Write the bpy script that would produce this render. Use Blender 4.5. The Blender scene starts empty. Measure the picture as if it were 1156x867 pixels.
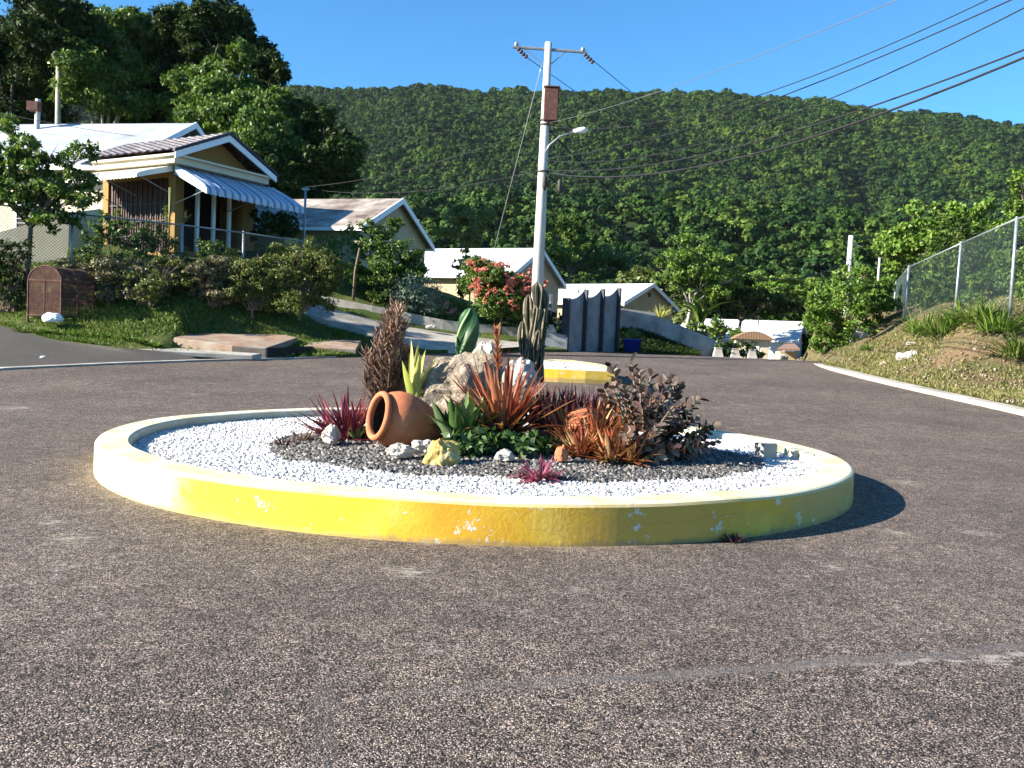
import bpy, bmesh, math, random
import numpy as np
from mathutils import Vector, Matrix, noise
RNG = np.random.default_rng(7); random.seed(7)
R_ = math.radians
# ------------------------------------------------------------------ camera
scn = bpy.context.scene; COL = scn.collection
CAMZ = 1.5; PITCH = R_(2.78); ROLL = R_(2.5); F = 1000.0
fw = Vector((0, math.cos(PITCH), -math.sin(PITCH))); up0 = Vector((0, math.sin(PITCH), math.cos(PITCH))); rt0 = Vector((1, 0, 0))
rt = rt0*math.cos(ROLL) + up0*math.sin(ROLL); upv = -rt0*math.sin(ROLL) + up0*math.cos(ROLL)
cd = bpy.data.cameras.new('camera'); cam = bpy.data.objects.new('camera', cd); COL.objects.link(cam); scn.camera = cam
cd.sensor_width = 36; cd.lens = 36*F/1156; cd.clip_start = .05; cd.clip_end = 8000
cam.matrix_world = Matrix(((rt.x, upv.x, -fw.x, 0), (rt.y, upv.y, -fw.y, 0), (rt.z, upv.z, -fw.z, CAMZ), (0, 0, 0, 1)))
# ------------------------------------------------------------------ world, sun, exposure
SUN_EL = R_(25); SUN_H = Vector((-.955, -.297, 0)).normalized()
w = bpy.data.worlds.new('World'); scn.world = w; w.use_nodes = True
nt = w.node_tree; bg = nt.nodes['Background']; sky = nt.nodes.new('ShaderNodeTexSky'); sky.sky_type = 'NISHITA'
sky.sun_disc = False; sky.sun_elevation = SUN_EL; sky.sun_rotation = math.atan2(SUN_H.x, SUN_H.y) % (2*math.pi)
sky.air_density = 1.0; sky.dust_density = .0; sky.ozone_density = 4.0; sky.altitude = 1500
tn = nt.nodes.new('ShaderNodeMix'); tn.data_type = 'RGBA'; tn.blend_type = 'MULTIPLY'; tn.inputs[0].default_value = 1; tn.inputs[7].default_value = (.50, 1.0, 1.17, 1)
nt.links.new(sky.outputs[0], tn.inputs[6]); nt.links.new(tn.outputs[2], bg.inputs[0]); bg.inputs[1].default_value = .066
sd = bpy.data.lights.new('sun', 'SUN'); sd.energy = 5.0; sd.angle = R_(.5); sd.color = (1, .93, .82)
so = bpy.data.objects.new('sun', sd); COL.objects.link(so)
sv = Vector((SUN_H.x*math.cos(SUN_EL), SUN_H.y*math.cos(SUN_EL), math.sin(SUN_EL)))
so.rotation_euler = sv.to_track_quat('Z', 'Y').to_euler(); so.location = (-30, -10, 30)
scn.view_settings.view_transform = 'Standard'; scn.view_settings.look = 'None'; scn.view_settings.exposure = 1.8
scn.view_settings.gamma = 1; scn.view_settings.use_curve_mapping = False
scn.render.engine = 'CYCLES'
# ------------------------------------------------------------------ pixel helpers (photo pixels -> world)
def ray(px, py):
    return rt*((px-578)/F) + upv*((433.5-py)/F) + fw
def P(px, py, d):
    r = ray(px, py); return Vector((0, 0, CAMZ)) + r*(d/r.y)
def PZ(px, py, z):
    r = ray(px, py); return Vector((0, 0, CAMZ)) + r*((z-CAMZ)/r.z)
def road_z(x, y):
    s = lambda t: np.log1p(np.exp(np.clip(t, -40, 40)))
    z = .056*s((y-16.0)/1.2)*1.2
    return z - .13*s((y-39.0)/1.0)*1.0 + .07*s((y-52)/2.)*2.
def G(px, py):
    r = ray(px, py); t = 3.
    for i in range(4000):
        p = r*t
        if p.z + CAMZ < float(road_z(p.x, p.y)): break
        t += .02
    return Vector((p.x, p.y, p.z+CAMZ))
# ------------------------------------------------------------------ materials
def newmat(name):
    m = bpy.data.materials.new(name); m.use_nodes = True; n = m.node_tree
    return m, n, n.nodes['Principled BSDF']
def ramp(n, stops, interp='LINEAR'):
    r = n.nodes.new('ShaderNodeValToRGB'); cr = r.color_ramp; cr.interpolation = interp
    while len(cr.elements) < len(stops): cr.elements.new(.5)
    for e, (p, c) in zip(cr.elements, stops):
        e.position = p; e.color = (*c, 1) if len(c) == 3 else c
    return r
def coords(n, kind='Object'):
    return n.nodes.new('ShaderNodeTexCoord').outputs[kind]
def noise_n(n, vec, scale, detail=4, rough=.6, dist=0):
    t = n.nodes.new('ShaderNodeTexNoise'); t.inputs['Scale'].default_value = scale; t.inputs['Detail'].default_value = detail
    t.inputs['Roughness'].default_value = rough; t.inputs['Distortion'].default_value = dist
    n.links.new(vec, t.inputs['Vector']); return t
def mixc(n, fac, a, b, mode='MIX'):
    m = n.nodes.new('ShaderNodeMix'); m.data_type = 'RGBA'; m.blend_type = mode
    for s, v in ((0, fac), (6, a), (7, b)):
        if hasattr(v, 'is_output'): n.links.new(v, m.inputs[s])
        elif s == 0: m.inputs[0].default_value = v
        else: m.inputs[s].default_value = (*v, 1)
    return m.outputs[2]
def bump(n, b, h, strength=.5, dist=.02, prev=None):
    bp = n.nodes.new('ShaderNodeBump'); bp.inputs['Strength'].default_value = strength; bp.inputs['Distance'].default_value = dist
    n.links.new(h, bp.inputs['Height'])
    if prev: n.links.new(prev, bp.inputs['Normal'])
    n.links.new(bp.outputs[0], b.inputs['Normal']); return bp.outputs[0]
def surf(name, c1, c2=None, scale=3, rough=.8, bs=.3, bscale=None, bdist=.02, c3=None, metal=0, spec=.3):
    m, n, b = newmat(name); v = coords(n)
    b.inputs['Roughness'].default_value = rough; b.inputs['Metallic'].default_value = metal; b.inputs['Specular IOR Level'].default_value = spec
    t = noise_n(n, v, scale, 6, .65)
    st = [(.3, c1), (.7, c2 or c1)] if c3 is None else [(.3, c1), (.52, c2), (.72, c3)]
    r = ramp(n, st); n.links.new(t.outputs[0], r.inputs[0]); n.links.new(r.outputs[0], b.inputs['Base Color'])
    if bs:
        t2 = noise_n(n, v, bscale or scale*6, 5, .7); bump(n, b, t2.outputs[0], bs, bdist)
    return m
def leafmat(name, cols, rough=.5, trans=.25, objrand=0., spec=.25):
    m, n, b = newmat(name); g = n.nodes.new('ShaderNodeNewGeometry')
    fac = g.outputs['Random Per Island']
    st = [((i+.5)/len(cols), c) for i, c in enumerate(cols)]
    if objrand:
        oi = n.nodes.new('ShaderNodeObjectInfo'); mm = n.nodes.new('ShaderNodeMath'); mm.operation = 'MULTIPLY'
        n.links.new(oi.outputs['Random'], mm.inputs[0]); mm.inputs[1].default_value = objrand
        m2 = n.nodes.new('ShaderNodeMath'); m2.operation = 'MULTIPLY_ADD'; n.links.new(fac, m2.inputs[0]); m2.inputs[1].default_value = 1-objrand
        n.links.new(mm.outputs[0], m2.inputs[2]); fac = m2.outputs[0]
    r = ramp(n, st); n.links.new(fac, r.inputs[0]); c = r.outputs[0]
    n.links.new(c, b.inputs['Base Color']); b.inputs['Roughness'].default_value = rough; b.inputs['Specular IOR Level'].default_value = spec
    if trans:
        tr = n.nodes.new('ShaderNodeBsdfTranslucent'); n.links.new(mixc(n, 1., c, (1.3, 1.3, .7), 'MULTIPLY'), tr.inputs[0])
        mx = n.nodes.new('ShaderNodeMixShader'); mx.inputs[0].default_value = trans
        n.links.new(b.outputs[0], mx.inputs[1]); n.links.new(tr.outputs[0], mx.inputs[2])
        n.links.new(mx.outputs[0], n.nodes['Material Output'].inputs[0])
    return m
M = {}
M['white_roof'] = surf('white_roof', (.48, .49, .51), (.66, .66, .66), .7, .45, .1)
M['grey_roof'] = surf('grey_roof', (.24, .27, .31), (.36, .38, .41), .6, .45, .2, 3, c3=(.44, .46, .48))
M['stained_roof'] = surf('stained_roof', (.08, .055, .04), (.26, .22, .19), .8, .7, .2, c3=(.50, .48, .45))
M['cream_wall'] = surf('cream_wall', (.50, .43, .30), (.62, .56, .42), .8, .85, .3, 12)
M['ochre_wall'] = surf('ochre_wall', (.24, .135, .04), (.30, .18, .06), 1, .85, .2, 12)
M['beige_wall'] = surf('beige_wall', (.34, .28, .17), (.42, .35, .22), .8, .85, .2, 12)
M['white_paint'] = surf('white_paint', (.72, .74, .78), (.82, .82, .82), 2, .5, .1)
M['dark_trim'] = surf('dark_trim', (.02, .025, .035), (.04, .045, .06), 3, .6, .1)
M['brown_panel'] = surf('brown_panel', (.06, .022, .014), (.12, .05, .03), 2, .6, .1)
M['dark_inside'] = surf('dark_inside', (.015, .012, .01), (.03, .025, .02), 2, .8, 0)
M['glass'] = surf('glass', (.02, .03, .04), (.03, .04, .05), 2, .08, 0, spec=.6)
M['concrete'] = surf('concrete', (.20, .18, .15), (.36, .33, .28), 1.1, .9, .5, 20, c3=(.46, .43, .38))
M['grey_wall'] = surf('grey_wall', (.16, .16, .16), (.30, .295, .29), 1.2, .9, .4, 14, c3=(.40, .39, .37))
M['panel_grey'] = surf('panel_grey', (.15, .15, .15), (.25, .25, .25), 1.6, .85, .4, 14, c3=(.34, .33, .32))
M['orange_slab'] = surf('orange_slab', (.20, .095, .05), (.27, .20, .145), 1.1, .9, .5, 20, c3=(.34, .31, .26))
M['pole'] = surf('pole', (.42, .40, .36), (.58, .56, .52), 2, .8, .4, 25)
M['galv'] = surf('galv', (.22, .24, .26), (.34, .36, .38), 8, .45, .1, metal=.5)
M['dark_iron'] = surf('dark_iron', (.02, .018, .016), (.05, .04, .035), 8, .6, .2)
M['rust'] = surf('rust', (.05, .022, .018), (.10, .045, .035), 6, .9, .5, 40, c3=(.15, .08, .06))
M['wire'] = surf('wire', (.012, .012, .014), (.02, .02, .022), 4, .6, 0)
M['pale_wire'] = surf('pale_wire', (.20, .20, .20), (.26, .26, .26), 4, .4, 0, metal=.6)
M['bark'] = surf('bark', (.07, .055, .04), (.16, .13, .10), 5, .95, .8, 20, .05)
M['pale_bark'] = surf('pale_bark', (.28, .25, .20), (.42, .39, .33), 3, .9, .6, 20, .04)
M['twig'] = surf('twig', (.12, .08, .05), (.20, .15, .10), 8, .9, .3)
M['terracotta'] = surf('terracotta', (.34, .10, .045), (.42, .14, .06), 5, .8, .35, 40, .01, c3=(.48, .20, .10))
M['soil'] = surf('soil', (.03, .02, .015), (.06, .045, .03), 12, .95, .7, 60)  # near-black brown for the jar's inner wall
M['limestone'] = surf('limestone', (.12, .095, .07), (.32, .26, .19), 11, .95, 1., 30, .05, c3=(.50, .44, .35))
M['white_stone'] = surf('white_stone', (.26, .23, .19), (.50, .47, .42), 6, .9, .8, 18, .03)
M['yellow_stone'] = surf('yellow_stone', (.36, .22, .05), (.50, .36, .12), 7, .9, .9, 18, .03, c3=(.56, .50, .36))
M['blue_plastic'] = surf('blue_plastic', (.015, .03, .22), (.02, .04, .28), 4, .4, .05)
# foliage
M['leaf_dark'] = leafmat('leaf_dark', [(.010, .022, .006), (.018, .036, .008), (.028, .056, .011), (.055, .09, .018)], trans=.15, spec=.12)
M['leaf_mid'] = leafmat('leaf_mid', [(.035, .07, .012), (.06, .115, .02), (.09, .16, .028), (.14, .20, .035)])
M['leaf_bright'] = leafmat('leaf_bright', [(.05, .10, .012), (.08, .16, .02), (.12, .21, .03), (.17, .24, .04)])
M['leaf_pale'] = leafmat('leaf_pale', [(.09, .12, .035), (.13, .17, .05), (.17, .21, .07), (.12, .15, .04)])
M['leaf_yellow'] = leafmat('leaf_yellow', [(.06, .10, .02), (.11, .15, .03), (.18, .18, .04), (.10, .08, .04), (.07, .12, .025)])
M['leaf_dry'] = leafmat('leaf_dry', [(.13, .10, .06), (.20, .155, .10), (.10, .12, .035), (.24, .20, .13), (.08, .11, .03)], trans=.1)
M['leaf_silver'] = leafmat('leaf_silver', [(.11, .16, .10), (.16, .22, .15), (.22, .27, .20)], trans=.1)
M['flower'] = leafmat('flower', [(.60, .20, .16), (.68, .32, .25), (.64, .25, .17), (.50, .10, .09)], trans=.3)
M['flower_pink'] = leafmat('flower_pink', [(.55, .16, .25), (.65, .3, .38)], trans=.3)
M['forest_leaf'] = leafmat('forest_leaf', [(.012, .034, .010), (.021, .050, .012), (.033, .072, .015), (.050, .092, .019), (.078, .122, .025)], trans=.06, objrand=.7, spec=.08)
M['wood_leaf'] = leafmat('wood_leaf', [(.028, .062, .011), (.045, .095, .015), (.07, .14, .02), (.11, .185, .03)], trans=.15, objrand=.5, spec=.12)
M['grass'] = leafmat('grass', [(.04, .08, .013), (.065, .12, .02), (.10, .165, .028), (.16, .17, .05)], trans=.2, spec=.1)
M['dry_grass'] = leafmat('dry_grass', [(.10, .13, .03), (.20, .17, .07), (.28, .21, .11), (.14, .17, .04)], trans=.2)
M['herb_leaf'] = leafmat('herb_leaf', [(.015, .04, .012), (.03, .07, .018), (.06, .11, .03), (.11, .16, .07)], rough=.35, trans=.1)
M['red_leaf'] = leafmat('red_leaf', [(.26, .05, .035), (.38, .11, .06), (.46, .22, .12), (.13, .03, .025)], trans=.3)
M['orange_leaf'] = leafmat('orange_leaf', [(.34, .08, .04), (.42, .15, .06), (.18, .04, .025), (.09, .04, .02), (.50, .32, .15), (.30, .12, .06)], trans=.25)
M['purple_leaf'] = leafmat('purple_leaf', [(.16, .02, .045), (.26, .05, .09), (.10, .02, .035), (.32, .12, .14)], trans=.25)
M['magenta_leaf'] = leafmat('magenta_leaf', [(.26, .04, .10), (.18, .03, .08), (.36, .12, .17), (.10, .03, .04)], trans=.3)
M['brown_leaf'] = leafmat('brown_leaf', [(.10, .055, .04), (.19, .11, .08), (.30, .20, .15), (.06, .035, .028), (.24, .14, .10)], trans=.1)
M['darkpurple_leaf'] = leafmat('darkpurple_leaf', [(.035, .015, .02), (.06, .02, .035), (.10, .04, .05)], trans=.1)
M['succulent_leaf'] = leafmat('succulent_leaf', [(.05, .028, .022), (.11, .07, .055), (.03, .02, .018), (.24, .18, .15), (.10, .11, .08), (.16, .09, .07)], rough=.28, trans=.05)
M['green_strap'] = leafmat('green_strap', [(.05, .10, .025), (.08, .14, .04), (.13, .19, .08)], rough=.35, trans=.1)
M['yellow_strap'] = leafmat('yellow_strap', [(.42, .40, .10), (.52, .50, .16), (.30, .34, .07)], rough=.4, trans=.2)
M['cactus_green'] = surf('cactus_green', (.012, .045, .010), (.022, .075, .016), 5, .45, .1)
M['cactus_edge'] = surf('cactus_edge', (.16, .22, .10), (.28, .34, .17), 8, .6, .1)
M['old_cactus'] = surf('old_cactus', (.025, .03, .016), (.08, .075, .04), 10, .8, .5, 40)
M['old_edge'] = surf('old_edge', (.12, .09, .06), (.26, .21, .14), 14, .9, .4)
# striped awning
def stripes(name, axis, freq, ca, cb, duty=.5):
    m, n, b = newmat(name); s = n.nodes.new('ShaderNodeSeparateXYZ'); n.links.new(coords(n), s.inputs[0])
    a = n.nodes.new('ShaderNodeMath'); a.operation = 'MULTIPLY'; n.links.new(s.outputs[axis], a.inputs[0]); a.inputs[1].default_value = freq
    f = n.nodes.new('ShaderNodeMath'); f.operation = 'FRACT'; n.links.new(a.outputs[0], f.inputs[0])
    g = n.nodes.new('ShaderNodeMath'); g.operation = 'LESS_THAN'; n.links.new(f.outputs[0], g.inputs[0]); g.inputs[1].default_value = duty
    n.links.new(mixc(n, g.outputs[0], ca, cb), b.inputs['Base Color']); b.inputs['Roughness'].default_value = .45
    return m
M['awning_blue'] = stripes('awning_blue', 0, 2.6, (.42, .49, .58), (.13, .19, .30), .36)
M['awning_cream'] = stripes('awning_cream', 1, 2.6, (.74, .70, .60), (.30, .29, .27), .25)
M['tile_clay'] = stripes('tile_clay', 0, 7., (.30, .19, .11), (.17, .10, .06), .35)
def tile_mat():
    m, n, b = newmat('roof_tiles'); v = coords(n)
    bt = n.nodes.new('ShaderNodeTexVoronoi'); bt.inputs['Scale'].default_value = 3.2; n.links.new(v, bt.inputs['Vector'])
    r = ramp(n, [(.2, (.035, .024, .028)), (.6, (.08, .055, .055)), (.9, (.15, .12, .12))]); n.links.new(bt.outputs['Color'], r.inputs[0])
    n.links.new(r.outputs[0], b.inputs['Base Color']); b.inputs['Roughness'].default_value = .35; return m
M['roof_tiles'] = tile_mat()
# asphalt
def asphalt(name, base, seams=True, grey=0):
    m, n, b = newmat(name); v = coords(n)
    vo = n.nodes.new('ShaderNodeTexVoronoi'); vo.inputs['Scale'].default_value = 132; n.links.new(v, vo.inputs['Vector'])
    sep = n.nodes.new('ShaderNodeSeparateColor'); n.links.new(vo.outputs['Color'], sep.inputs[0])
    k = base
    r = ramp(n, [(.0, (.008*k, .0075*k, .007*k)), (.27, (.028*k, .0235*k, .0205*k)), (.52, (.083*k, .067*k, .054*k)), (.82, (.130*k, .106*k, .086*k)), (.97, (.25*k, .215*k, .185*k))])
    n.links.new(sep.outputs[0], r.inputs[0])
    # dark gaps between the stones
    gap = ramp(n, [(.35, (1, 1, 1)), (.75, (.22, .22, .23))]); n.links.new(vo.outputs['Distance'], gap.inputs[0])
    c = mixc(n, 1., r.outputs[0], gap.outputs[0], 'MULTIPLY')
    big = noise_n(n, v, .45, 5, .6); rb = ramp(n, [(.3, (.72, .70, .72)), (.7, (1.18, 1.14, 1.1))]); n.links.new(big.outputs[0], rb.inputs[0])
    c = mixc(n, 1., c, rb.outputs[0], 'MULTIPLY')
    mid = noise_n(n, v, 5, 4, .6); rm = ramp(n, [(.35, (.75, .75, .75)), (.65, (1.2, 1.2, 1.2))]); n.links.new(mid.outputs[0], rm.inputs[0])
    c = mixc(n, .8, c, rm.outputs[0], 'MULTIPLY')
    v2 = n.nodes.new('ShaderNodeTexVoronoi'); v2.inputs['Scale'].default_value = 26; n.links.new(v, v2.inputs['Vector']); s2 = n.nodes.new('ShaderNodeSeparateColor'); n.links.new(v2.outputs['Color'], s2.inputs[0])
    r2 = ramp(n, [(.1, (.72, .72, .73)), (.5, (1.03, 1.01, 1.0)), (.92, (1.32, 1.28, 1.22))]); n.links.new(s2.outputs[1], r2.inputs[0]); c = mixc(n, .75, c, r2.outputs[0], 'MULTIPLY')
    if seams:
        s = n.nodes.new('ShaderNodeSeparateXYZ'); n.links.new(v, s.inputs[0])
        wob = noise_n(n, v, 1.1, 5, .65)
        def line(a, bb, cc, width, x0=None, x1=None, axis=0, cx0=None):
            # |a x + b y + c + wobble| < width
            m1 = n.nodes.new('ShaderNodeVectorMath'); m1.operation = 'DOT_PRODUCT'; n.links.new(v, m1.inputs[0]); m1.inputs[1].default_value = (a, bb, 0)
            m2 = n.nodes.new('ShaderNodeMath'); m2.operation = 'MULTIPLY_ADD'; n.links.new(wob.outputs[0], m2.inputs[0]); m2.inputs[1].default_value = .35; m2.inputs[2].default_value = cc-.175
            m3 = n.nodes.new('ShaderNodeMath'); m3.operation = 'ADD'; n.links.new(m1.outputs['Value'], m3.inputs[0]); n.links.new(m2.outputs[0], m3.inputs[1])
            m4 = n.nodes.new('ShaderNodeMath'); m4.operation = 'ABSOLUTE'; n.links.new(m3.outputs[0], m4.inputs[0])
            mr = n.nodes.new('ShaderNodeMapRange'); n.links.new(m4.outputs[0], mr.inputs[0])
            mr.inputs[1].default_value = width; mr.inputs[2].default_value = width*.45; mr.inputs[3].default_value = 0; mr.inputs[4].default_value = 1
            out = mr.outputs[0]
            if x0 is not None:
                m5 = n.nodes.new('ShaderNodeMapRange'); n.links.new(s.outputs[axis], m5.inputs[0]); m5.inputs[1].default_value = x0; m5.inputs[2].default_value = x1
                m6 = n.nodes.new('ShaderNodeMath'); m6.operation = 'MULTIPLY'; n.links.new(out, m6.inputs[0]); n.links.new(m5.outputs[0], m6.inputs[1]); out = m6.outputs[0]
            return out
        def seam(p1, p2, width, **kw):
            d = (p2-p1); nrm = Vector((-d.y, d.x, 0)).normalized(); return line(nrm.x, nrm.y, -nrm.dot(p1), width, **kw)
        fine = noise_n(n, v, 30, 3, .7)
        a0, a1 = PZ(420, 787, 0), PZ(1156, 730, 0)
        sm = seam(a0, a1, .06, x0=-.9, x1=.6); c = mixc(n, sm, c, mixc(n, .45, mixc(n, fine.outputs[0], (.04*k, .036*k, .034*k), (.075*k, .068*k, .064*k)), c))
        a0, a1 = PZ(820, 758, 0), PZ(1156, 738, 0)
        sm = seam(a0, a1, .03, x0=1.3, x1=2.0); wn = ramp(n, [(.42, (0, 0, 0)), (.58, (1, 1, 1))]); n.links.new(noise_n(n, v, 9, 4, .7).outputs[0], wn.inputs[0])
        mu = n.nodes.new('ShaderNodeMath'); mu.operation = 'MULTIPLY'; n.links.new(sm, mu.inputs[0]); n.links.new(wn.outputs[0], mu.inputs[1])
        c = mixc(n, mu.outputs[0], c, (.30, .27, .24))
        a0, a1 = PZ(372, 790, 0), PZ(352, 867, 0)
        sm = seam(a0, a1, .06, x0=3.9, x1=3.6, axis=1); c = mixc(n, sm, c, mixc(n, .6, (.04*k, .036*k, .034*k), c))
        # pale scuffs and the dusty rim at the kerb foot
        def spot(p, r, acc):
            dn = n.nodes.new('ShaderNodeVectorMath'); dn.operation = 'DISTANCE'; n.links.new(v, dn.inputs[0]); dn.inputs[1].default_value = tuple(p)
            mr = n.nodes.new('ShaderNodeMapRange'); n.links.new(dn.outputs['Value'], mr.inputs[0]); mr.inputs[1].default_value = r; mr.inputs[2].default_value = 0.
            if acc is None: return mr.outputs[0]
            mx = n.nodes.new('ShaderNodeMath'); mx.operation = 'MAXIMUM'; n.links.new(acc, mx.inputs[0]); n.links.new(mr.outputs[0], mx.inputs[1]); return mx.outputs[0]
        acc = None
        for px, py, r_ in ((85, 607, .42), (460, 645, .40), (1025, 545, .55), (1010, 601, .35), (1110, 602, .35), (20, 462, .9), (300, 428, 1.0), (650, 665, .14), (60, 590, .3), (940, 640, .25), (1130, 747, .25), (905, 470, .5)): acc = spot(PZ(px, py, 0), r_, acc)
        mpp = n.nodes.new('ShaderNodeMapping'); mpp.inputs['Scale'].default_value = (.55, 1.6, 1); n.links.new(v, mpp.inputs[0])
        th_ = n.nodes.new('ShaderNodeMath'); th_.operation = 'MULTIPLY_ADD'; n.links.new(noise_n(n, mpp.outputs[0], 11, 8, .85).outputs[0], th_.inputs[0]); th_.inputs[1].default_value = 4.2; th_.inputs[2].default_value = -2.75
        ac = n.nodes.new('ShaderNodeMath'); ac.operation = 'ADD'; n.links.new(acc, ac.inputs[0]); n.links.new(th_.outputs[0], ac.inputs[1])
        ar = ramp(n, [(.05, (0, 0, 0)), (.5, (.8, .8, .8))]); n.links.new(ac.outputs[0], ar.inputs[0]); c = mixc(n, ar.outputs[0], c, (.42, .37, .30))
        rd = n.nodes.new('ShaderNodeVectorMath'); rd.operation = 'DISTANCE'; n.links.new(v, rd.inputs[0]); rd.inputs[1].default_value = (-.35, 10.6, 0)
        rm_ = n.nodes.new('ShaderNodeMapRange'); n.links.new(rd.outputs['Value'], rm_.inputs[0]); rm_.inputs[1].default_value = 4.62; rm_.inputs[2].default_value = 4.18
        r2_ = n.nodes.new('ShaderNodeMath'); r2_.operation = 'ADD'; n.links.new(rm_.outputs[0], r2_.inputs[0]); n.links.new(th_.outputs[0], r2_.inputs[1])
        r3_ = ramp(n, [(.15, (0, 0, 0)), (.5, (.75, .75, .75))]); n.links.new(r2_.outputs[0], r3_.inputs[0]); c = mixc(n, r3_.outputs[0], c, (.30, .23, .155))
        # pale worn smears
        w1 = noise_n(n, v, 1.6, 6, .75); wr = ramp(n, [(.61, (0, 0, 0)), (.69, (1, 1, 1))]); n.links.new(w1.outputs[0], wr.inputs[0])
        w2 = ramp(n, [(.45, (0, 0, 0)), (.6, (1, 1, 1))]); n.links.new(noise_n(n, v, 24, 3, .8).outputs[0], w2.inputs[0])
        c = mixc(n, mixc(n, 1., mixc(n, 1., wr.outputs[0], w2.outputs[0], 'MULTIPLY'), (.75, .75, .75), 'MULTIPLY'), c, (.42, .39, .35))
    if grey: c = mixc(n, grey, c, (.10, .095, .085))
    n.links.new(c, b.inputs['Base Color']); b.inputs['Roughness'].default_value = .8; b.inputs['Specular IOR Level'].default_value = .2
    inv = n.nodes.new('ShaderNodeMath'); inv.operation = 'SUBTRACT'; inv.inputs[0].default_value = 1; n.links.new(vo.outputs['Distance'], inv.inputs[1])
    ad = n.nodes.new('ShaderNodeMath'); ad.operation = 'MULTIPLY_ADD'; n.links.new(sep.outputs[1], ad.inputs[0]); ad.inputs[1].default_value = .9; n.links.new(inv.outputs[0], ad.inputs[2])
    bump(n, b, ad.outputs[0], .8, .008); return m
M['asphalt'] = asphalt('asphalt', 2.35)
M['asphalt_old'] = asphalt('asphalt_old', 1.1, False, .55)
# kerb paint
def kerb_paint():
    m, n, b = newmat('yellow_kerb_paint'); v = coords(n)
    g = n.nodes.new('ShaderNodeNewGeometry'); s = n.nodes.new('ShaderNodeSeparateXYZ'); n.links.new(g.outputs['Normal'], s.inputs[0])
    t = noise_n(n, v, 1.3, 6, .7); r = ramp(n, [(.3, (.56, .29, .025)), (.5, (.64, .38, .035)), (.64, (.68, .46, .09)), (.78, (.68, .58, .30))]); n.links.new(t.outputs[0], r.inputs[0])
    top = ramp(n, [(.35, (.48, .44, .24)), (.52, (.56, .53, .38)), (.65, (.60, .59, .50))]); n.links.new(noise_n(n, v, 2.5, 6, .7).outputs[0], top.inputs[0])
    rc = r.outputs[0]
    for q_, rr_, cc_ in (((-3.75, 8.6, .2), 1.25, (.74, .69, .42)), ((-2.9, 7.4, .2), .55, (.74, .69, .42)), ((-4.5, 10.2, .15), .5, (.62, .56, .03)), ((-1.9, 6.7, .2), .9, (.66, .55, .03)), ((3.2, 8.3, .1), 1.3, (.52, .33, .11)), ((1.2, 6.7, .25), .7, (.54, .32, .07))):  # pale left patches: faded paint plus painted-in overexposure; right ones tint the shaded side
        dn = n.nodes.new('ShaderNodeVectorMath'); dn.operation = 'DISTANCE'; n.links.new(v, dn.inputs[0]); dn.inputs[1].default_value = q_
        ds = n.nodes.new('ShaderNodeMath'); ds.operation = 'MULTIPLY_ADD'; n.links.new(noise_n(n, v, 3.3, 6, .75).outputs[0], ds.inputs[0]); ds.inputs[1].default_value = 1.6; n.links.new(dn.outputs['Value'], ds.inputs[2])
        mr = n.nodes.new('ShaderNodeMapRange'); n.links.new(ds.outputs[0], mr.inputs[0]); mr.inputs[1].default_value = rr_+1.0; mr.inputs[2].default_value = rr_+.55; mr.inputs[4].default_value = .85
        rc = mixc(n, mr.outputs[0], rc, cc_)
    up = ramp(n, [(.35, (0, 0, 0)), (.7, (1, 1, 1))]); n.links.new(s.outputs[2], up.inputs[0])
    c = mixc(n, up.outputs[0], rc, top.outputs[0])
    # stains and scrapes
    mp = n.nodes.new('ShaderNodeMapping'); mp.inputs['Scale'].default_value = (1, 1, .35); n.links.new(v, mp.inputs[0])
    st = ramp(n, [(.62, (0, 0, 0)), (.74, (.75, .75, .75))]); n.links.new(noise_n(n, mp.outputs[0], 6, 7, .75).outputs[0], st.inputs[0])
    c = mixc(n, st.outputs[0], c, (.22, .17, .08))
    ch = ramp(n, [(.60, (0, 0, 0)), (.62, (1, 1, 1))]); n.links.new(noise_n(n, v, 4.5, 6, .8).outputs[0], ch.inputs[0])
    c = mixc(n, ch.outputs[0], c, (.60, .58, .50))
    sz = n.nodes.new('ShaderNodeSeparateXYZ'); n.links.new(v, sz.inputs[0])
    gr = n.nodes.new('ShaderNodeMath'); gr.operation = 'MULTIPLY_ADD'; n.links.new(sz.outputs[2], gr.inputs[0]); gr.inputs[1].default_value = -5.5; n.links.new(noise_n(n, mp.outputs[0], 5, 7, .8).outputs[0], gr.inputs[2])
    gq = ramp(n, [(.24, (0, 0, 0)), (.44, (.7, .7, .7))]); n.links.new(gr.outputs[0], gq.inputs[0]); c = mixc(n, gq.outputs[0], c, (.25, .19, .10))
    vc = n.nodes.new('ShaderNodeTexVoronoi'); vc.feature = 'DISTANCE_TO_EDGE'; vc.inputs['Scale'].default_value = 1.1
    nv = n.nodes.new('ShaderNodeMix'); nv.data_type = 'VECTOR'; nv.inputs[0].default_value = .12; n.links.new(v, nv.inputs[4]); n.links.new(noise_n(n, v, 3, 5).outputs['Color'], nv.inputs[5])
    n.links.new(nv.outputs[1], vc.inputs['Vector']); cr = ramp(n, [(.0, (.30, .30, .30)), (.002, (0, 0, 0))]); n.links.new(vc.outputs['Distance'], cr.inputs[0])
    c = mixc(n, cr.outputs[0], c, (.12, .09, .04))
    n.links.new(c, b.inputs['Base Color']); b.inputs['Roughness'].default_value = .7; b.inputs['Specular IOR Level'].default_value = .2
    bump(n, b, noise_n(n, v, 25, 6, .7).outputs[0], .35, .012); return m
M['yellow_kerb'] = kerb_paint()
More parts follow.
